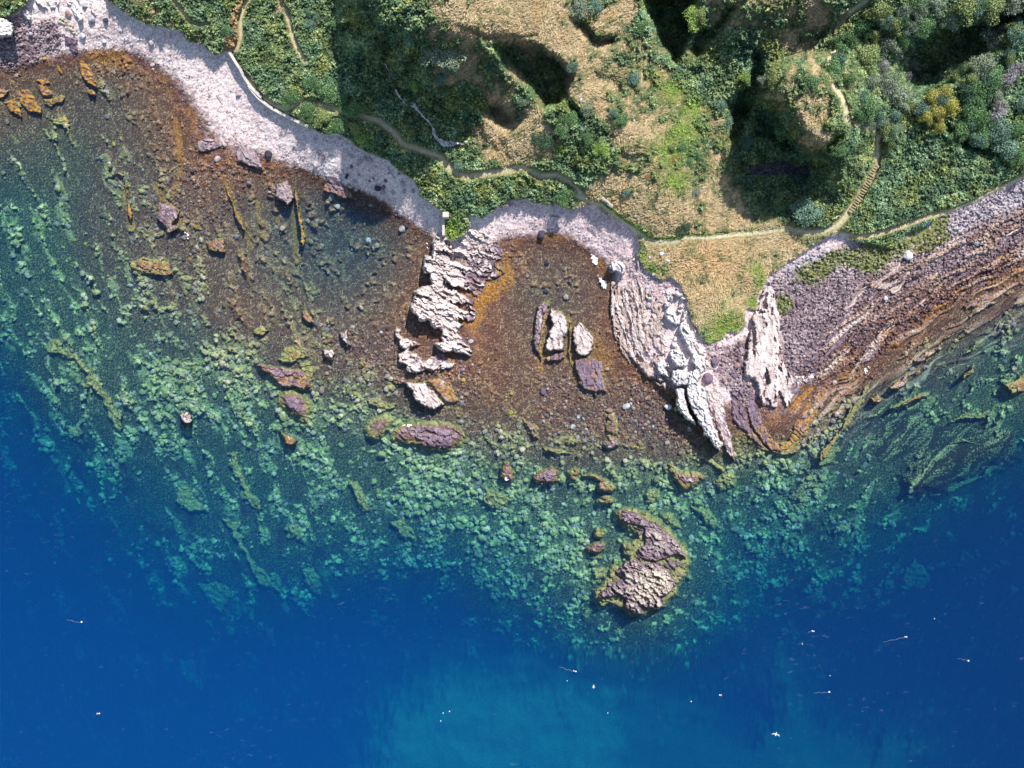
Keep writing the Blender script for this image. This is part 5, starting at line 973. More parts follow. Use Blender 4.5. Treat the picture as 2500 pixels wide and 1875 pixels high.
def boulder(px, py, d, kind, label=None, group=None, sink=.25, hk=1.0, name='boulder'):
    global BN
    BN += 1; gi = BN % 8
    if label is None:
        dd = [((px - a) ** 2 + (py - b) ** 2, a, b, l) for a, b, l in LAND]; _, a, b, l = min(dd)
        ex, ey = px - a, py - b; far = math.hypot(ex, ey)
        w_ = ('just ' if far < 60 else ('well ' if far > 150 else '')) + (('right of' if ex > 0 else 'left of') if abs(ex) > abs(ey) * 1.8 else (('below' if ey > 0 else 'above') if abs(ey) > abs(ex) * 1.8 else (('lower' if ey > 0 else 'upper') + (' right of' if ex > 0 else ' left of'))))
        sz = 'small' if d < 9 else ('mid-sized' if d < 14 else 'large')
        label = f'{sz} {SNAME[kind]} boulder {w_} the {l}'
    z0 = float(zat(px, py)); r_ = d * K * .5
    zc = z0 + r_ * .62 * (1 - sink * 2) * hk
    x_, y_ = world(px, py, zc)
    o = obj(name, stone_mesh(kind, gi), mat_stone, loc=(float(x_), float(y_), zc), rz=(BN * 1.7) % 6.28)
    o.scale = (r_ * 1.1, r_ * 1.1, r_ * 1.1 * hk); tag(o, label, 'boulder', group, 'thing'); return o
HB = ('6:755,185,58,pale 1035,175,46,pale 700,115,50,pale 1015,460,52,white 1290,370,58,grey 1330,345,32,dark 1120,1225,28,white 990,1385,44,pink 1165,1375,36,pink 1005,1450,46,red 765,1065,28,purple 305,1105,40,red 300,1235,32,red 1890,1085,36,dark 1860,1300,42,grey 1785,1540,44,purple 1780,1470,40,purple 850,1315,48,pink 700,1170,30,purple 1250,1190,36,pink 1690,1520,34,purple '
      '7:450,890,46,dark 415,415,74,dark 560,345,46,grey 460,650,46,dark 1145,840,44,pale 955,1245,24,dark 1300,1000,50,pale 1310,600,26,white 1410,575,40,white 1460,630,34,white 1340,745,34,white 500,1060,30,pale 2190,1390,50,white 1850,1460,60,purple 2030,1500,60,pink 1790,1600,90,purple '
      '11:430,190,55,purple 1115,310,60,white 1155,290,26,white 715,400,36,white 760,415,34,grey 675,480,50,white 715,570,42,grey 770,535,40,purple 1460,312,60,white 1630,500,36,white 1735,730,54,pale 1335,480,26,white 975,348,70,pink 1150,435,40,purple 165,205,30,yellow 160,365,42,yellow 120,260,24,yellow 120,235,20,yellow 1205,655,36,yellow 245,585,54,olive 570,645,30,pink 855,745,46,olive 225,1045,70,olive 280,1240,60,olive 1920,95,40,pink 2015,60,46,purple 1425,1290,50,purple 655,890,30,purple '
      '10:1520,400,42,purple 1615,125,60,grey 1820,210,44,pink 1800,95,40,yellow 905,210,32,yellow 630,180,54,pink 1035,265,70,pink 870,775,54,olive 945,820,42,olive 520,645,70,olive 1095,1010,52,olive 1585,1120,76,olive 645,515,26,yellow 790,632,48,olive 1060,935,60,olive 315,400,76,olive 675,665,60,olive 1130,715,80,olive 970,665,46,olive 1410,820,54,olive 1720,810,60,olive 1520,820,36,olive 1690,995,48,olive 1755,1005,50,olive 1315,1020,44,olive 770,290,40,olive '
      '9:285,595,56,olive 1005,755,60,olive 435,668,44,olive 1360,190,88,olive 1450,100,50,olive 1945,205,54,olive 1805,435,40,olive 1230,150,64,olive 1180,190,60,olive 470,400,40,olive 1395,320,70,olive 1410,250,60,olive 1270,200,50,olive 1350,250,46,olive 1930,100,54,olive 1550,160,60,olive 1205,370,60,olive 1560,525,90,olive 1770,225,50,olive 1605,390,60,olive 940,930,80,olive 730,350,34,olive '
      '5:775,895,58,olive 1420,1228,36,olive 1455,1470,74,olive 1395,1535,54,olive 985,695,32,olive 950,772,36,olive 1625,355,52,ochre 1575,622,40,ochre 1340,910,44,pink 1190,900,54,pink 985,525,0,olive 620,460,34,yellow 708,490,30,yellow 1850,1060,0,olive 500,950,36,olive 400,1110,26,olive 250,1240,50,olive 860,1250,36,olive 985,1520,34,olive 230,1560,34,olive 490,1050,0,olive '
      '1:680,300,58,white 860,342,36,white 1255,352,46,grey 1260,535,36,pale 1010,485,32,dark 365,482,36,ochre 1855,1195,50,pale 1800,1312,60,pale 1840,1400,42,purple 1590,1415,36,dark 1735,1020,32,grey 1730,780,38,grey 1970,780,50,pale 870,165,50,dark 1655,350,30,grey 940,1190,42,yellow 700,42,46,grey 755,155,60,grey 190,110,36,grey 225,150,0,pale 740,100,0,pale 560,110,50,pink 210,75,0,white 1150,475,28,pink 1690,1190,0,pale 1565,625,20,pale '
      '2:835,1455,50,dark 1090,1555,62,dark 570,1160,50,white 185,1275,64,dark 790,1420,46,pale 930,1550,44,pale 1295,1520,50,grey 1310,1580,42,grey 1380,1580,42,grey 940,1335,44,grey 985,1310,40,grey 1022,1320,40,grey 875,1290,34,grey 710,1628,52,pale 860,1545,40,grey 895,1495,36,grey 910,1570,36,pale 610,1260,40,purple 640,1300,44,purple 580,1360,44,pale 1220,1590,36,grey 480,1130,24,white 1265,1440,30,grey 1180,1430,26,grey 780,1490,34,pale '
      '8:1805,655,46,white 1700,645,42,pale 1245,755,84,white 1720,450,34,dark 1625,590,30,dark 465,1175,36,purple 1055,1110,46,white 930,1005,34,red 1040,1000,30,grey 1280,1385,26,white 1470,1180,24,ochre 1365,740,22,white 1230,600,30,grey 510,680,40,white 340,850,26,white 950,1160,24,white 445,1490,30,dark 200,1350,40,dark 1500,610,20,white 1270,690,24,pale 495,945,30,pink '
      '12:1185,300,44,pale 1055,385,36,pink 1860,280,34,olive 2000,145,40,olive 750,435,46,olive 840,455,44,olive 1130,550,40,olive 1390,640,34,olive 210,735,36,olive 50,1060,50,olive 100,1080,40,olive 15,950,40,olive 320,1030,30,olive '
      'D:100,510,70,pale 430,170,44,grey 375,185,40,white 630,390,44,white 560,560,60,white 590,720,76,white 820,800,0,white 330,1250,70,white 690,815,30,purple 1475,1560,110,purple 2045,1465,86,white 1130,1600,50,white 255,1340,60,pale 940,590,30,dark 965,575,44,white 700,1210,0,white 1610,1100,20,white 1975,580,24,white')
cur = '6'
for tok in HB.split():
    if ':' in tok: cur, tok = tok.split(':')
    u_, v_, d_, kd_ = tok.split(',')
    if float(d_) < 5: continue
    o0, s0 = TO[cur], TS[cur]
    px, py = o0[0] + float(u_) * s0, o0[1] + float(v_) * s0
    boulder(px, py, float(d_) * s0, kd_, group='single boulders on the shore and sea floor', sink=.2 if kd_ not in ('olive', 'yellow') else .3)
ZB = [('reddish brown block in the loose boulder patch of the brown bay', 'boulder patch of the brown bay', P('6:640,1180 900,1150 1200,1260 1250,1500 1180,1640 900,1560 640,1480 560,1300'), 34, (4, 11), ('pink', 'purple', 'red', 'pink')),
      ('pale block lying in the shingle along the left beach', 'blocks along the lower edge of the left beach', P('2:450,1150 700,1230 900,1340 1150,1450 1190,1640 1120,1600 1000,1500 820,1420 600,1420 400,1330 250,1280'), 12, (6, 12), ('pale', 'pale', 'grey', 'purple')),
      ('angular block in the rubble of the top left corner', 'blocks of the corner rubble', P('E:130,300 400,330 800,420 1150,400 1250,700 1100,850 700,900 400,1000 250,1250 30,1300 60,1000 280,800 300,560'), 18, (5, 9), ('grey', 'pale', 'purple', 'pink')),
      ('rounded cobble in the purple cobble field right of the folded slab', 'larger cobbles of the purple cobble field', P('8:240,1150 420,1000 700,900 860,960 700,1180 480,1540 260,1600 200,1400 8:1500,700 1700,640 2201,300 2201,560 1700,1000 1500,1180 1000,1500 800,1500 1000,1120 1250,1000'), 18, (4.5, 8), ('purple', 'grey', 'purple', 'dark')),
      ('small block in the rubble between ridge and folded slab', 'blocks below the tip of the grass point', P('7:1760,1400 1900,1330 2100,1280 2080,1560 2100,1659 11:2000,150 1880,20 7:1800,1500'), 8, (4, 8), ('pale', 'purple', 'white', 'pink')),
      ('small stone in the dark shallows left of the white ridge foot', 'stones in the shallows left of the ridge', P('11:600,100 1000,60 1250,130 1450,350 1650,600 1500,650 1200,500 900,560 600,420'), 10, (4, 8), ('purple', 'pale', 'white', 'dark', 'pink')),
      ('small stone on the grey rubble at the head of the slab terrace', 'stones at the head of the slab terrace', P('7:1100,600 1220,600 1300,720 1450,830 1420,1000 1330,950 1280,830 1170,800'), 8, (4, 7), ('white', 'grey', 'pale', 'dark'))]
for lb, gp, pg, n_, (dlo, dhi), ks in ZB:
    lo, hi_ = pg.min(0), pg.max(0); k_ = 0
    while k_ < n_:
        q = rs.uniform(lo, hi_)
        if sdist(pg, np.array([q[0]], F), np.array([q[1]], F))[0] < 0: continue
        boulder(q[0], q[1], rs.uniform(dlo, dhi), ks[rs.randint(len(ks))], lb, gp, sink=.12); k_ += 1
# the countless rest: cobbles on the shore, rounded stones on the sea floor
def stones(name, label, n, wmap, dlo, dhi, pal, box, lift=.15, colmul=1.2):
    p = scatter(n, wmap, *box); gs = [stone_geo(300 + i, 1, 6, .7) for i in range(6)]
    z0 = zat(p[:, 0], p[:, 1]); d = dlo + (dhi - dlo) * rs.rand(n) ** 3.2; r_ = d * K * .5
    Vs, Fs, Cs = [], [], []; base = 0
    cb = colat(p[:, 0], p[:, 1])
    for gi, (gv, gf) in enumerate(gs):
        k = np.where(np.arange(n) % 6 == gi)[0]
        a = rs.uniform(0, 6.28, len(k)); cs_, sn_ = np.cos(a)[:, None], np.sin(a)[:, None]
        vx = gv[None, :, 0] * cs_ - gv[None, :, 1] * sn_; vy = gv[None, :, 0] * sn_ + gv[None, :, 1] * cs_; vz = np.broadcast_to(gv[None, :, 2], vx.shape)
        zc = z0[k] + r_[k] * lift; x_, y_ = world(p[k, 0], p[k, 1], zc)
        V = np.stack([x_[:, None] + vx * r_[k][:, None], y_[:, None] + vy * r_[k][:, None], zc[:, None] + vz * r_[k][:, None]], -1)
        nv = gv.shape[0]; Fs.append((gf[None] + (np.arange(len(k)) * nv)[:, None, None] + base).reshape(-1, 3)); base += nv * len(k)
        pc_ = np.array([SCOL[pal[q]] for q in rs.randint(0, len(pal), len(k))]) * .5 + cb[k] * .5 * colmul
        Cs.append(np.repeat(pc_ * rs.uniform(.6, 1.35, (len(k), 1)), nv, 0)); Vs.append(V.reshape(-1, 3))
    o = obj(name, make_mesh(name, np.concatenate(Vs), np.concatenate(Fs), np.clip(np.concatenate(Cs), .01, .9)), mat_stone); tag(o, label, 'stones', kind='stuff')
stones('cobbles', 'countless small cobbles covering the rubble shores', 16000, np.clip((rub + .35 * peb * sm(1.6, .9, zb)) * (1 - veg), 0, 1) * sm(-.3, .3, zb), 2.2, 6.5, ['purple', 'grey', 'purple', 'pale'], (-20, 2520, 0, 1080))
stones('sea_floor_boulders', 'countless rounded boulders under the clear water', 16000, under * np.clip(LB * 1.35 - .16, 0, 1) * (1 - near * .6) * (1 - kelp) * (1 - .85 * sm(.3, .7, Wm)), 2.8, 19, ['olive', 'olive', 'grey', 'pale'], (-20, 2520, 100, 1480), .10, 1.05)
tz = region(P('11:420,80 700,60 1000,60 1300,140 1500,420 1700,640 1500,720 1200,600 900,620 650,560 450,420'), 14, 60, 2) + .8 * region(P('6:560,1120 900,1100 1250,1200 1280,1500 1180,1659 900,1600 640,1520 540,1300'), 20, 80, 2) + .7 * region(P('5:1200,-100 1900,-200 2000,300 1900,600 1500,760 1200,700 1080,400'), 24, 80, 2) + .8 * region(P('10:1150,-40 1900,-40 1950,260 1650,260 1400,80'), 12, 60, 2) + .6 * region(P('7:1740,1270 2100,1260 2080,1600 11:2150,420 1850,0 1760,0'), 10, 60, 1)
stones('tidal_stones', 'countless loose stones strewn over the weedy tidal flats', 5200, np.clip(tz, 0, 1) * sm(-1.6, -.6, zb) * (1 - veg), 2.4, 12, ['purple', 'pink', 'pale', 'red', 'dark'], (300, 2000, 300, 1140), .15, 1.25)
# ------------------------------------------------------------------ sea wall, driftwood, benches, steps
def flatmat(n_, *rgb, rough=.8, **k): return material(n_, rough, .25, vcol=False, color=tuple(float(q) for q in lin(*rgb) * KA), **k)
m_conc = flatmat('weathered_concrete', 215, 208, 200, nscale=5, namt=.15); m_wood = flatmat('bleached_wood', 205, 198, 190, nscale=9, namt=.2); m_plank = flatmat('grey_planks', 150, 140, 130, nscale=9, namt=.2)
def box_bm(bm, cx, cy, cz, sx, sy, sz, rz=0.0, bev=.01):
    g = bmesh.ops.create_cube(bm, size=1); vs_ = g['verts']; bmesh.ops.scale(bm, vec=(sx, sy, sz), verts=vs_)
    if bev: bmesh.ops.bevel(bm, geom=list({e for v in vs_ for e in v.link_edges}), offset=bev, segments=1, affect='EDGES'); 
    vs_ = [v for v in bm.verts if not v.tag]
    for v in vs_:
        x_, y_ = v.co.x, v.co.y; v.co.x = x_ * math.cos(rz) - y_ * math.sin(rz) + cx; v.co.y = x_ * math.sin(rz) + y_ * math.cos(rz) + cy; v.co.z += cz; v.tag = True
def bm_obj(name, bm, mat, parent=None, loc=(0, 0, 0), rz=0.):
    me_ = bpy.data.meshes.new(name); bm.to_mesh(me_); bm.free(); return obj(name, me_, mat, parent, loc, rz)
# sea wall as one masonry body following the path edge
wp = P('B:0,0') * 0
wpts = P('1:1895,430 1915,460 1945,510 1985,570 2020,640 2060,700 2110,755 2160,805 2:20,705 60,760 105,810 160,855 215,895 290,935 370,975 440,1010 515,1045')
sp = [wpts[0]]
for i in range(len(wpts) - 1):
    for k_ in range(1, 5): sp.append(wpts[i] + (wpts[i + 1] - wpts[i]) * k_ / 4)
sp = np.array(sp); zt = zat(sp[:, 0] + 4, sp[:, 1] - 4); zt = np.convolve(np.pad(zt, 3, 'edge'), np.ones(7) / 7, 'valid') + .35
x_, y_ = world(sp[:, 0], sp[:, 1], zt); tx, ty = np.gradient(x_), np.gradient(y_); l_ = np.hypot(tx, ty); nx_, ny_ = -ty / l_, tx / l_
wv = []
for i in range(len(sp)):
    for sgn, dz in ((-.2, -2.6), (-.2, 0), (.2, 0), (.2, -2.6)):
        wv.append((x_[i] + nx_[i] * (sgn + rs.normal(0, .012)), y_[i] + ny_[i] * sgn, zt[i] + dz + rs.normal(0, .02)))
wf = []
for i in range(len(sp) - 1):
    for j in range(4):
        j2 = (j + 1) % 4; wf.append((i * 4 + j, i * 4 + j2, (i + 1) * 4 + j2, (i + 1) * 4 + j))
wf += [(3, 2, 1, 0), tuple((len(sp) - 1) * 4 + j for j in range(4))]
o = obj('sea_wall', make_mesh('sea_wall', np.array(wv), np.array(wf)), m_conc); tag(o, 'curved pale sea wall between the shingle beach and the coast path', 'wall')
q0, q1 = P('C:365,470')[0], P('C:358,800')[0]
bm = bmesh.new(); za = float(zat(*q0)) + .9; a0 = world(*q0, za); a1 = world(*q1, za)
L0 = math.hypot(float(a1[0] - a0[0]), float(a1[1] - a0[1])); box_bm(bm, 0, 0, 0, .35, L0, 1.8, 0, .02)
o = bm_obj('jetty_wall', bm, m_conc, loc=((a0[0] + a1[0]) / 2, (a0[1] + a1[1]) / 2, za - .9)); tag(o, 'short straight concrete wall at the left edge of the promontory lawn', 'wall')
bm = bmesh.new(); q = P('C:410,380')[0]; za = float(zat(*q)) + .8; box_bm(bm, 0, 0, 0, .9, .8, 1.5, .1, .05); a0 = world(*q, za)
o = bm_obj('concrete_block', bm, m_conc, loc=(a0[0], a0[1], za - .5)); tag(o, 'white concrete block at the top of the promontory lawn wall', 'block')
def log(name, label, cat, s_, rad, mat=m_wood, lift=.1):
    p_ = P(s_); z_ = zat(p_[:, 0], p_[:, 1]) + lift; x_, y_ = world(p_[:, 0], p_[:, 1], z_); V = []; Fc = []; n_ = len(p_)
    for i in range(n_):
        a_ = Vector((x_[min(i + 1, n_ - 1)] - x_[max(i - 1, 0)], y_[min(i + 1, n_ - 1)] - y_[max(i - 1, 0)], 0)).normalized(); s2 = Vector((-a_.y, a_.x, 0)); rr_ = rad * (1 - .35 * i / n_)
        for k_ in range(7):
            t_ = k_ * 2 * math.pi / 7; q = Vector((x_[i], y_[i], z_[i])) + s2 * math.cos(t_) * rr_ + Vector((0, 0, 1)) * math.sin(t_) * rr_; V.append(tuple(q))
    for i in range(n_ - 1):
        for k_ in range(7): Fc.append((i * 7 + k_, i * 7 + (k_ + 1) % 7, (i + 1) * 7 + (k_ + 1) % 7, (i + 1) * 7 + k_))
    me_ = bpy.data.meshes.new(name); me_.from_pydata(V, [], Fc + [tuple(range(6, -1, -1)), tuple(range((n_ - 1) * 7, n_ * 7))])
    o = obj(name, me_, mat); tag(o, label, cat); return o
log('driftwood_pole', 'pale driftwood pole, bent, in the shaded shingle below the bank', 'driftwood', '2:1170,1385 1195,1420 1215,1455 1232,1470', .10)
log('driftwood_pole', 'bleached plank-like pole standing out on the rubble by the grass point', 'driftwood', 'D:425,190 432,250 445,330', .11, lift=.3)
log('driftwood_pole', 'dark pole at the shadow edge of the inner bay shingle', 'driftwood', '7:488,262 530,268 568,272', .09, m_plank)
log('driftwood_pole', 'curled white driftwood on the inner bay shingle', 'driftwood', 'B:510,1070 545,1090 585,1085 610,1065', .10)
log('driftwood_pole', 'white pole with a knob lying on the mossy shingle bank', 'driftwood', 'A:1668,630 1690,580 1750,535', .07)
log('driftwood_pole', 'thin stick lying in the cobbles of the promontory neck', 'driftwood', 'C:1300,745 1340,700 1385,655', .05)
log('driftwood_pole', 'thin pale stick in the left beach shingle by the pale blocks', 'driftwood', '1:1790,780 1810,815 1830,850', .06)
def rail(label, s_):
    p_ = P(s_); z_ = zat(p_[:, 0], p_[:, 1]); root = bpy.data.objects.new('wooden_fence', None); col.objects.link(root); x_, y_ = world(p_[:, 0], p_[:, 1], z_ + 1.0)
    root.location = (float(x_.mean()), float(y_.mean()), float(z_.mean())); tag(root, label, 'fence')
    L0 = math.hypot(float(x_[1] - x_[0]), float(y_[1] - y_[0])); a_ = math.atan2(float(y_[1] - y_[0]), float(x_[1] - x_[0]))
    bm = bmesh.new(); box_bm(bm, 0, 0, 1.0, L0, .09, .09, a_); bm_obj('rail', bm, m_plank, root)
    for k_ in (-.5, 0, .5):
        bm = bmesh.new(); box_bm(bm, k_ * L0 * .94 * math.cos(a_), k_ * L0 * .94 * math.sin(a_), .45, .1, .1, 1.15, a_); bm_obj('post', bm, m_plank, root)
rail('upright-running wooden rail fence at the knoll edge of the shaded path', 'G:450,160 400,355'); rail('slanting wooden rail fence just below the other, at the path bend', 'G:345,420 460,512')
def bench(label, s_, cat='bench', w_=.45):
    p_ = P(s_); pc_ = p_.mean(0); z_ = float(zat(*pc_)); x_, y_ = world(p_[:, 0], p_[:, 1], z_ + .45); L0 = math.hypot(float(x_[1] - x_[0]), float(y_[1] - y_[0])); a_ = math.atan2(float(y_[1] - y_[0]), float(x_[1] - x_[0]))
    root = bpy.data.objects.new('wooden_bench', None); col.objects.link(root); root.location = (float(x_.mean()), float(y_.mean()), z_ + .1); root.rotation_euler.z = a_; tag(root, label, cat)
    bm = bmesh.new()
    for j in (-1, 0, 1): box_bm(bm, 0, j * w_ / 3, .45, L0, w_ / 3 - .03, .05)
    bm_obj('seat', bm, m_wood, root)
    bm = bmesh.new(); box_bm(bm, 0, w_ * .55, .72, L0, .04, .3); bm_obj('backrest', bm, m_wood, root)
    for sx in (-.42, .42):
        bm = bmesh.new(); box_bm(bm, sx * L0, 0, .15, .08, w_ * .9, .55); bm_obj('leg', bm, m_plank, root)
bench('short white bench on the green where the steps path comes down', 'A:262,418 332,375'); bench('long white bench beside the path above the inner bay', 'B:350,332 545,492', w_=.5)
# steps of the two stairways
i_ = 0
for s_, n_, wd, lb, gp in (('G:1035,1290 985,1370 935,1450 895,1540 860,1640 A:740,0 700,60 655,140 610,210 540,290', 20, .8, 'pale timber-edged step of the stairway above the white bench', 'steps of the lower stairway'), ('4:745,110 715,150 680,195 660,240 645,290', 13, .8, 'pale step of the short curved stairway near the top edge', 'steps of the upper stairway')):
    p_ = P(s_); seg = np.r_[0, np.cumsum(np.hypot(*np.diff(p_, axis=0).T))]; base_me = None
    for k_ in range(n_):
        t_ = seg[-1] * (k_ + .5) / n_; q = np.array([np.interp(t_, seg, p_[:, 0]), np.interp(t_, seg, p_[:, 1])]); q2 = np.array([np.interp(t_ + 3, seg, p_[:, 0]), np.interp(t_ + 3, seg, p_[:, 1])])
        z_ = float(zat(*q)) + .14; x_, y_ = world(*q, z_); a_ = math.atan2(-(q2[1] - q[1]), q2[0] - q[0])
        if base_me is None: bm = bmesh.new(); box_bm(bm, 0, 0, 0, .26, wd, .3, 0, .02); base_me = bpy.data.meshes.new('step'); bm.to_mesh(base_me); bm.free(); base_me.materials.append(m_step) if 'm_step' in globals() else base_me.materials.append(flatmat('worn_step', 165, 155, 118, nscale=6, namt=.25))
        o = obj('path_step', base_me, None, loc=(float(x_), float(y_), z_), rz=a_ + rs.normal(0, .14)); o.scale = (rs.uniform(.7, 1.3), rs.uniform(.75, 1.15), 1); tag(o, lb, 'step', gp)
# a walker's things on the mossy bank: small blue tarpaulin
bm = bmesh.new(); bmesh.ops.create_grid(bm, x_segments=6, y_segments=4, size=.5)
for v in bm.verts: v.co.z = .12 + .08 * math.sin(v.co.x * 9) * math.cos(v.co.y * 7); v.co.x *= .9; v.co.y *= .5
r_ = bmesh.ops.extrude_face_region(bm, geom=bm.faces[:]); bmesh.ops.translate(bm, vec=(0, 0, -.1), verts=[g for g in r_['geom'] if isinstance(g, bmesh.types.BMVert)])
q = P('A:1915,480')[0]; zq = float(zat(*q)); x_, y_ = world(*q, zq)
o = bm_obj('blue_bag', bm, flatmat('blue_cloth', 50, 80, 150), loc=(x_, y_, zq)); tag(o, 'small crumpled blue bag lying on the mossy bank', 'bag')
log('driftwood_pole', 'short white stick beside the blue bag', 'driftwood', 'A:1910,450 1925,415 1940,390', .07)
# ------------------------------------------------------------------ fishing buoys, gulls, foam
m_buoy = flatmat('white_buoy', 250, 250, 248, rough=.4); m_rope = flatmat('pale_rope', 200, 205, 210); m_orange = flatmat('orange_buoy', 240, 170, 120, rough=.4)
def float_me(r_=.13):
    bm = bmesh.new(); bmesh.ops.create_uvsphere(bm, u_segments=14, v_segments=10, radius=r_)
    for v in bm.verts: v.co.z *= .85
    g = bmesh.ops.create_cone(bm, cap_ends=True, segments=8, radius1=.05, radius2=.035, depth=.16); bmesh.ops.translate(bm, vec=(0, 0, r_ * .9), verts=g['verts'])
    me_ = bpy.data.meshes.new('float'); bm.to_mesh(me_); bm.free(); return me_
FL = {False: float_me(), True: float_me()}; FL[False].materials.append(m_buoy); FL[True].materials.append(m_orange)
def buoy(label, s_, rope=None, second=None, r_=1.0, orange=False):
    q = P(s_)[0]; x_, y_ = world(*q, 0.)
    root = bpy.data.objects.new('pot_buoy', None); col.objects.link(root); root.location = (float(x_), float(y_), 0.02); tag(root, label, 'buoy', 'pot buoys on the open sea')
    f_ = obj('float', FL[orange], None, root); f_.scale = (r_,) * 3
    if second is not None:
        q2 = P(second)[0]; x2, y2 = world(*q2, 0.); f_ = obj('float', FL[False], None, root, loc=(float(x2 - x_), float(y2 - y_), 0)); f_.scale = (r_ * .85,) * 3
    if rope is not None:
        p_ = P(rope); xs_, ys_ = world(p_[:, 0], p_[:, 1], 0.); pts = [Vector((float(a_ - x_), float(b_ - y_), .0 - .02 * i)) for i, (a_, b_) in enumerate(zip(xs_, ys_))]; V = []; Fc = []
        pts = [pts[0].lerp(pts[-1], t / 12) if len(pts) == 2 else pts[min(int(t / 12 * (len(pts) - 1)), len(pts) - 2)].lerp(pts[min(int(t / 12 * (len(pts) - 1)) + 1, len(pts) - 1)], (t / 12 * (len(pts) - 1)) % 1 if t < 12 else 1) for t in range(13)]
        for i, q_ in enumerate(pts):
            a_ = (pts[min(i + 1, 12)] - pts[max(i - 1, 0)]).normalized(); s2 = Vector((-a_.y, a_.x, 0)); q_ = q_ + s2 * .06 * math.sin(i * 1.3)
            for k_ in range(4): t_ = k_ * math.pi / 2; V.append(tuple(q_ + s2 * math.cos(t_) * .010 + Vector((0, 0, 1)) * math.sin(t_) * .010))
        for i in range(12):
            for k_ in range(4): Fc.append((i * 4 + k_, i * 4 + (k_ + 1) % 4, i * 4 + 4 + (k_ + 1) % 4, i * 4 + 4 + k_))
        me_ = bpy.data.meshes.new('rope'); me_.from_pydata(V, [], Fc); obj('rope', me_, m_rope, root)
buoy('white buoy trailing a rope to the left, at the left of the open sea', '13:675,452', '13:660,455 620,450 550,432')
buoy('pair of touching white buoys in the lower left of the open sea', '13:805,1210', None, '13:821,1208', orange=True)
buoy('white buoy pair with a long rope slanting up left, below the blue gap', '15:697,861', '15:680,857 620,845 560,820', '15:681,857', .9)
buoy('single small buoy in the middle of the turquoise water', '15:961,1205', r_=.6); buoy('small buoy right of the centre turquoise patch', '15:1650,1109', r_=.7); buoy('bright white buoy at the right rim of the turquoise patch', '15:1897,1057', None, '15:1886,1056', 1.0, True)
buoy('tiny buoy under the long slanting rope', '15:625,938', r_=.55); buoy('close pair of white buoys below the faint round reef', '16:450,527', '16:445,530 415,538', '16:463,529', .9); buoy('white buoy pair with the longest rope, right open sea', '16:1229,576', '16:1215,576 1140,596 1040,618', '16:1216,575', .85)
buoy('white buoy with a leaning rope near the right edge', '16:1740,773', '16:1735,770 1700,763 1650,752', None, 1.1); buoy('white buoy with a level rope by the turquoise lobe', '16:590,1031', '16:583,1031 530,1037 468,1037', None, 1.1)
buoy('lone tiny buoy high in the right open sea', '16:1460,425', r_=.6); buoy('lone tiny buoy above the level-rope buoy', '16:597,896', r_=.55); buoy('pair of tiny floats left of the close pair', '16:366,629', None, '16:370,637', .5)
buoy('left one of three pale floats in the turquoise water', '14:1612,1270', r_=.65); buoy('middle one of three pale floats in the turquoise water', '14:1632,1205', r_=.65); buoy('right one of three pale floats in the turquoise water', '14:1684,1191', r_=.7)
buoy('lone small float just right of the big skerry', '11:1800,1540', r_=.6)
m_gull = flatmat('white_feathers', 250, 250, 250); m_gw = flatmat('grey_feathers', 205, 208, 214)
def gull(label, px, py, zh, ang, span=1.25, fold=False):
    s_ = K * (1 - zh / CAMH); root = bpy.data.objects.new('seagull', None); col.objects.link(root); root.location = ((px - 1250) * s_, (937.5 - py) * s_, zh); root.rotation_euler.z = ang; tag(root, label, 'seagull')
    bm = bmesh.new(); bmesh.ops.create_uvsphere(bm, u_segments=12, v_segments=10, radius=1)
    for v in bm.verts:
        t_ = v.co.x; k_ = 1.0 if t_ < .5 else 1 - (t_ - .5) * .5
        v.co.y *= .10 * k_ * (1 - .35 * max(0, -t_)); v.co.z *= .09 * k_; v.co.x *= .27
        if t_ < -.7: v.co.y *= 1.5
    g = bmesh.ops.create_uvsphere(bm, u_segments=8, v_segments=6, radius=.065); bmesh.ops.translate(bm, vec=(.27, 0, .03), verts=g['verts'])
    g = bmesh.ops.create_cone(bm, cap_ends=True, segments=6, radius1=.02, radius2=.004, depth=.08); bmesh.ops.rotate(bm, matrix=__import__('mathutils').Matrix.Rotation(math.pi / 2, 3, 'Y'), verts=g['verts']); bmesh.ops.translate(bm, vec=(.36, 0, .02), verts=g['verts'])
    bm_obj('body', bm, m_gull, root)
    for sg in (-1, 1):
        k_ = .35 if fold else 1.; prof = [(0, .12, -.08, 0), (.25 * k_, .17, -.02, .07), (.42 * k_, .13, -.06, .05), (span / 2 * k_, -.10, -.16, 0)]
        V = []; 
        for yy, xf, xb, zz2 in prof: V += [(xf, sg * yy, zz2 + .04), (xb, sg * yy, zz2 + .02)]
        V += [(a_, b_, c2_ - .012) for a_, b_, c2_ in V]; Fc = []
        for i in range(3):
            b0 = i * 2; Fc += [(b0, b0 + 1, b0 + 3, b0 + 2), (b0 + 8, b0 + 10, b0 + 11, b0 + 9), (b0, b0 + 2, b0 + 10, b0 + 8), (b0 + 1, b0 + 9, b0 + 11, b0 + 3)]
        me_ = bpy.data.meshes.new('wing'); me_.from_pydata(V, [], Fc); obj('wing', me_, m_gw, root)
gull('white seagull gliding over the sea in the lower right', 1894, 1793, 6., math.radians(75)); gull('seagull floating on the water under the trailing rope', 1449, 1677, .08, math.radians(85), fold=True)
gull('seagull with folded wings perched on the hill beside the shadowed bowl', 1419, 243, float(zat(1419, 243)) + .25, math.radians(60), fold=True); gull('seagull perched low at the lip of the shadowed bowl', 1402, 176, float(zat(1402, 176)) + .3, math.radians(100), fold=True)
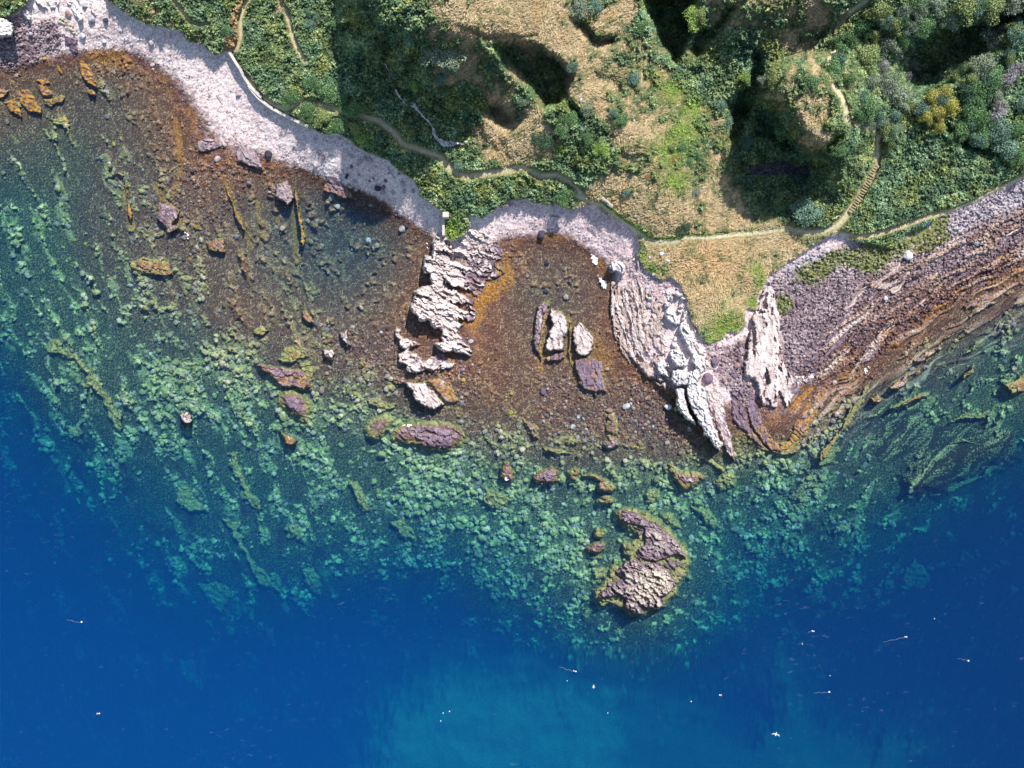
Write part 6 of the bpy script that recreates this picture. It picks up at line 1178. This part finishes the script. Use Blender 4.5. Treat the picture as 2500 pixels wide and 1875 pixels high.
# white water where wavelets break: lumpy foam lying on the water
m_foam = material('sea_foam', .6, .3, vcol=False, color=(.82, .85, .88))
def foam(label, s_, cover=.5, seed=0, st=.9):
    pg = P(s_); lo, hi_ = pg.min(0) - 3, pg.max(0) + 3; x, y = np.meshgrid(np.arange(lo[0], hi_[0], st), np.arange(lo[1], hi_[1], st)); x = x.astype(F); y = y.astype(F)
    sd = sdist(pg, x + perlin(x / 5, y / 5, seed) * 2.5, y + perlin(x / 5, y / 5, seed + 1) * 2.5)
    m_ = (fbm(x / 7, y / 7, 3, seed + 5) * 1.3 + sm(-1, 9, sd) * cover - .62); k = (m_ > 0) & (sd > 0)
    zf = .03 + .05 * np.clip(m_, 0, 1) + .02 * perlin(x / 2, y / 2, 3); zf = np.maximum(zf, np.where(under[0, 0] > -1, zat(x, y) + .03, 0)); zf = np.clip(zf, .03, .5)
    wx_, wy_ = world(x, y, zf); V = np.stack([wx_, wy_, zf], -1).reshape(-1, 3); f = grid_faces(*x.shape); f = f[k.ravel()[f].all(1)]
    if not len(f): return
    us = np.unique(f); mp = np.full(len(V), -1); mp[us] = np.arange(len(us)); Vt = V[us]; Vb = Vt - [0, 0, .03]; f = mp[f]
    o = obj('sea_foam', make_mesh('sea_foam', np.concatenate([Vt, Vb]), np.concatenate([f, f[:, ::-1] + len(us)])), m_foam); tag(o, label, 'foam', kind='stuff')
foam('white foam streak of a wavelet breaking at the edge of the inner bay', '7:800,560 840,570 890,600 885,660 870,710 900,760 960,800 965,850 945,890 910,860 880,790 850,700 820,620', 1.7, 1)
foam('white foam on the upper left of the purple skerry', '10:1270,430 1380,440 1390,490 1310,490 1260,460', .7, 2)
foam('foam specks on the right side of the purple skerry', '10:1590,640 1640,560 1670,590 1640,680 1560,650', .45, 3)
foam('white foam on the long reddish skerry', '10:280,80 360,50 385,110 340,130', .6, 4)
foam('foam ring around the westmost small dark skerry', '11:60,900 120,880 200,910 190,950 100,935', .5, 5)
foam('foam at the foot of the round lumpy skerry', '11:360,910 430,940 480,950 520,940 500,975 400,970', .45, 6)
foam('foam patch breaking among the right-hand purple ledges', 'F:1740,250 1900,230 2020,260 2010,310 1930,330 1880,400 1800,330', .55, 7)
foam('foam by the black and white rocks of the left shallows', '5:1500,360 1590,400 1570,490 1520,470', .4, 8)
foam('foam line at the left foot of the promontory', '6:1475,460 1530,500 1530,560 1490,570', .8, 9)
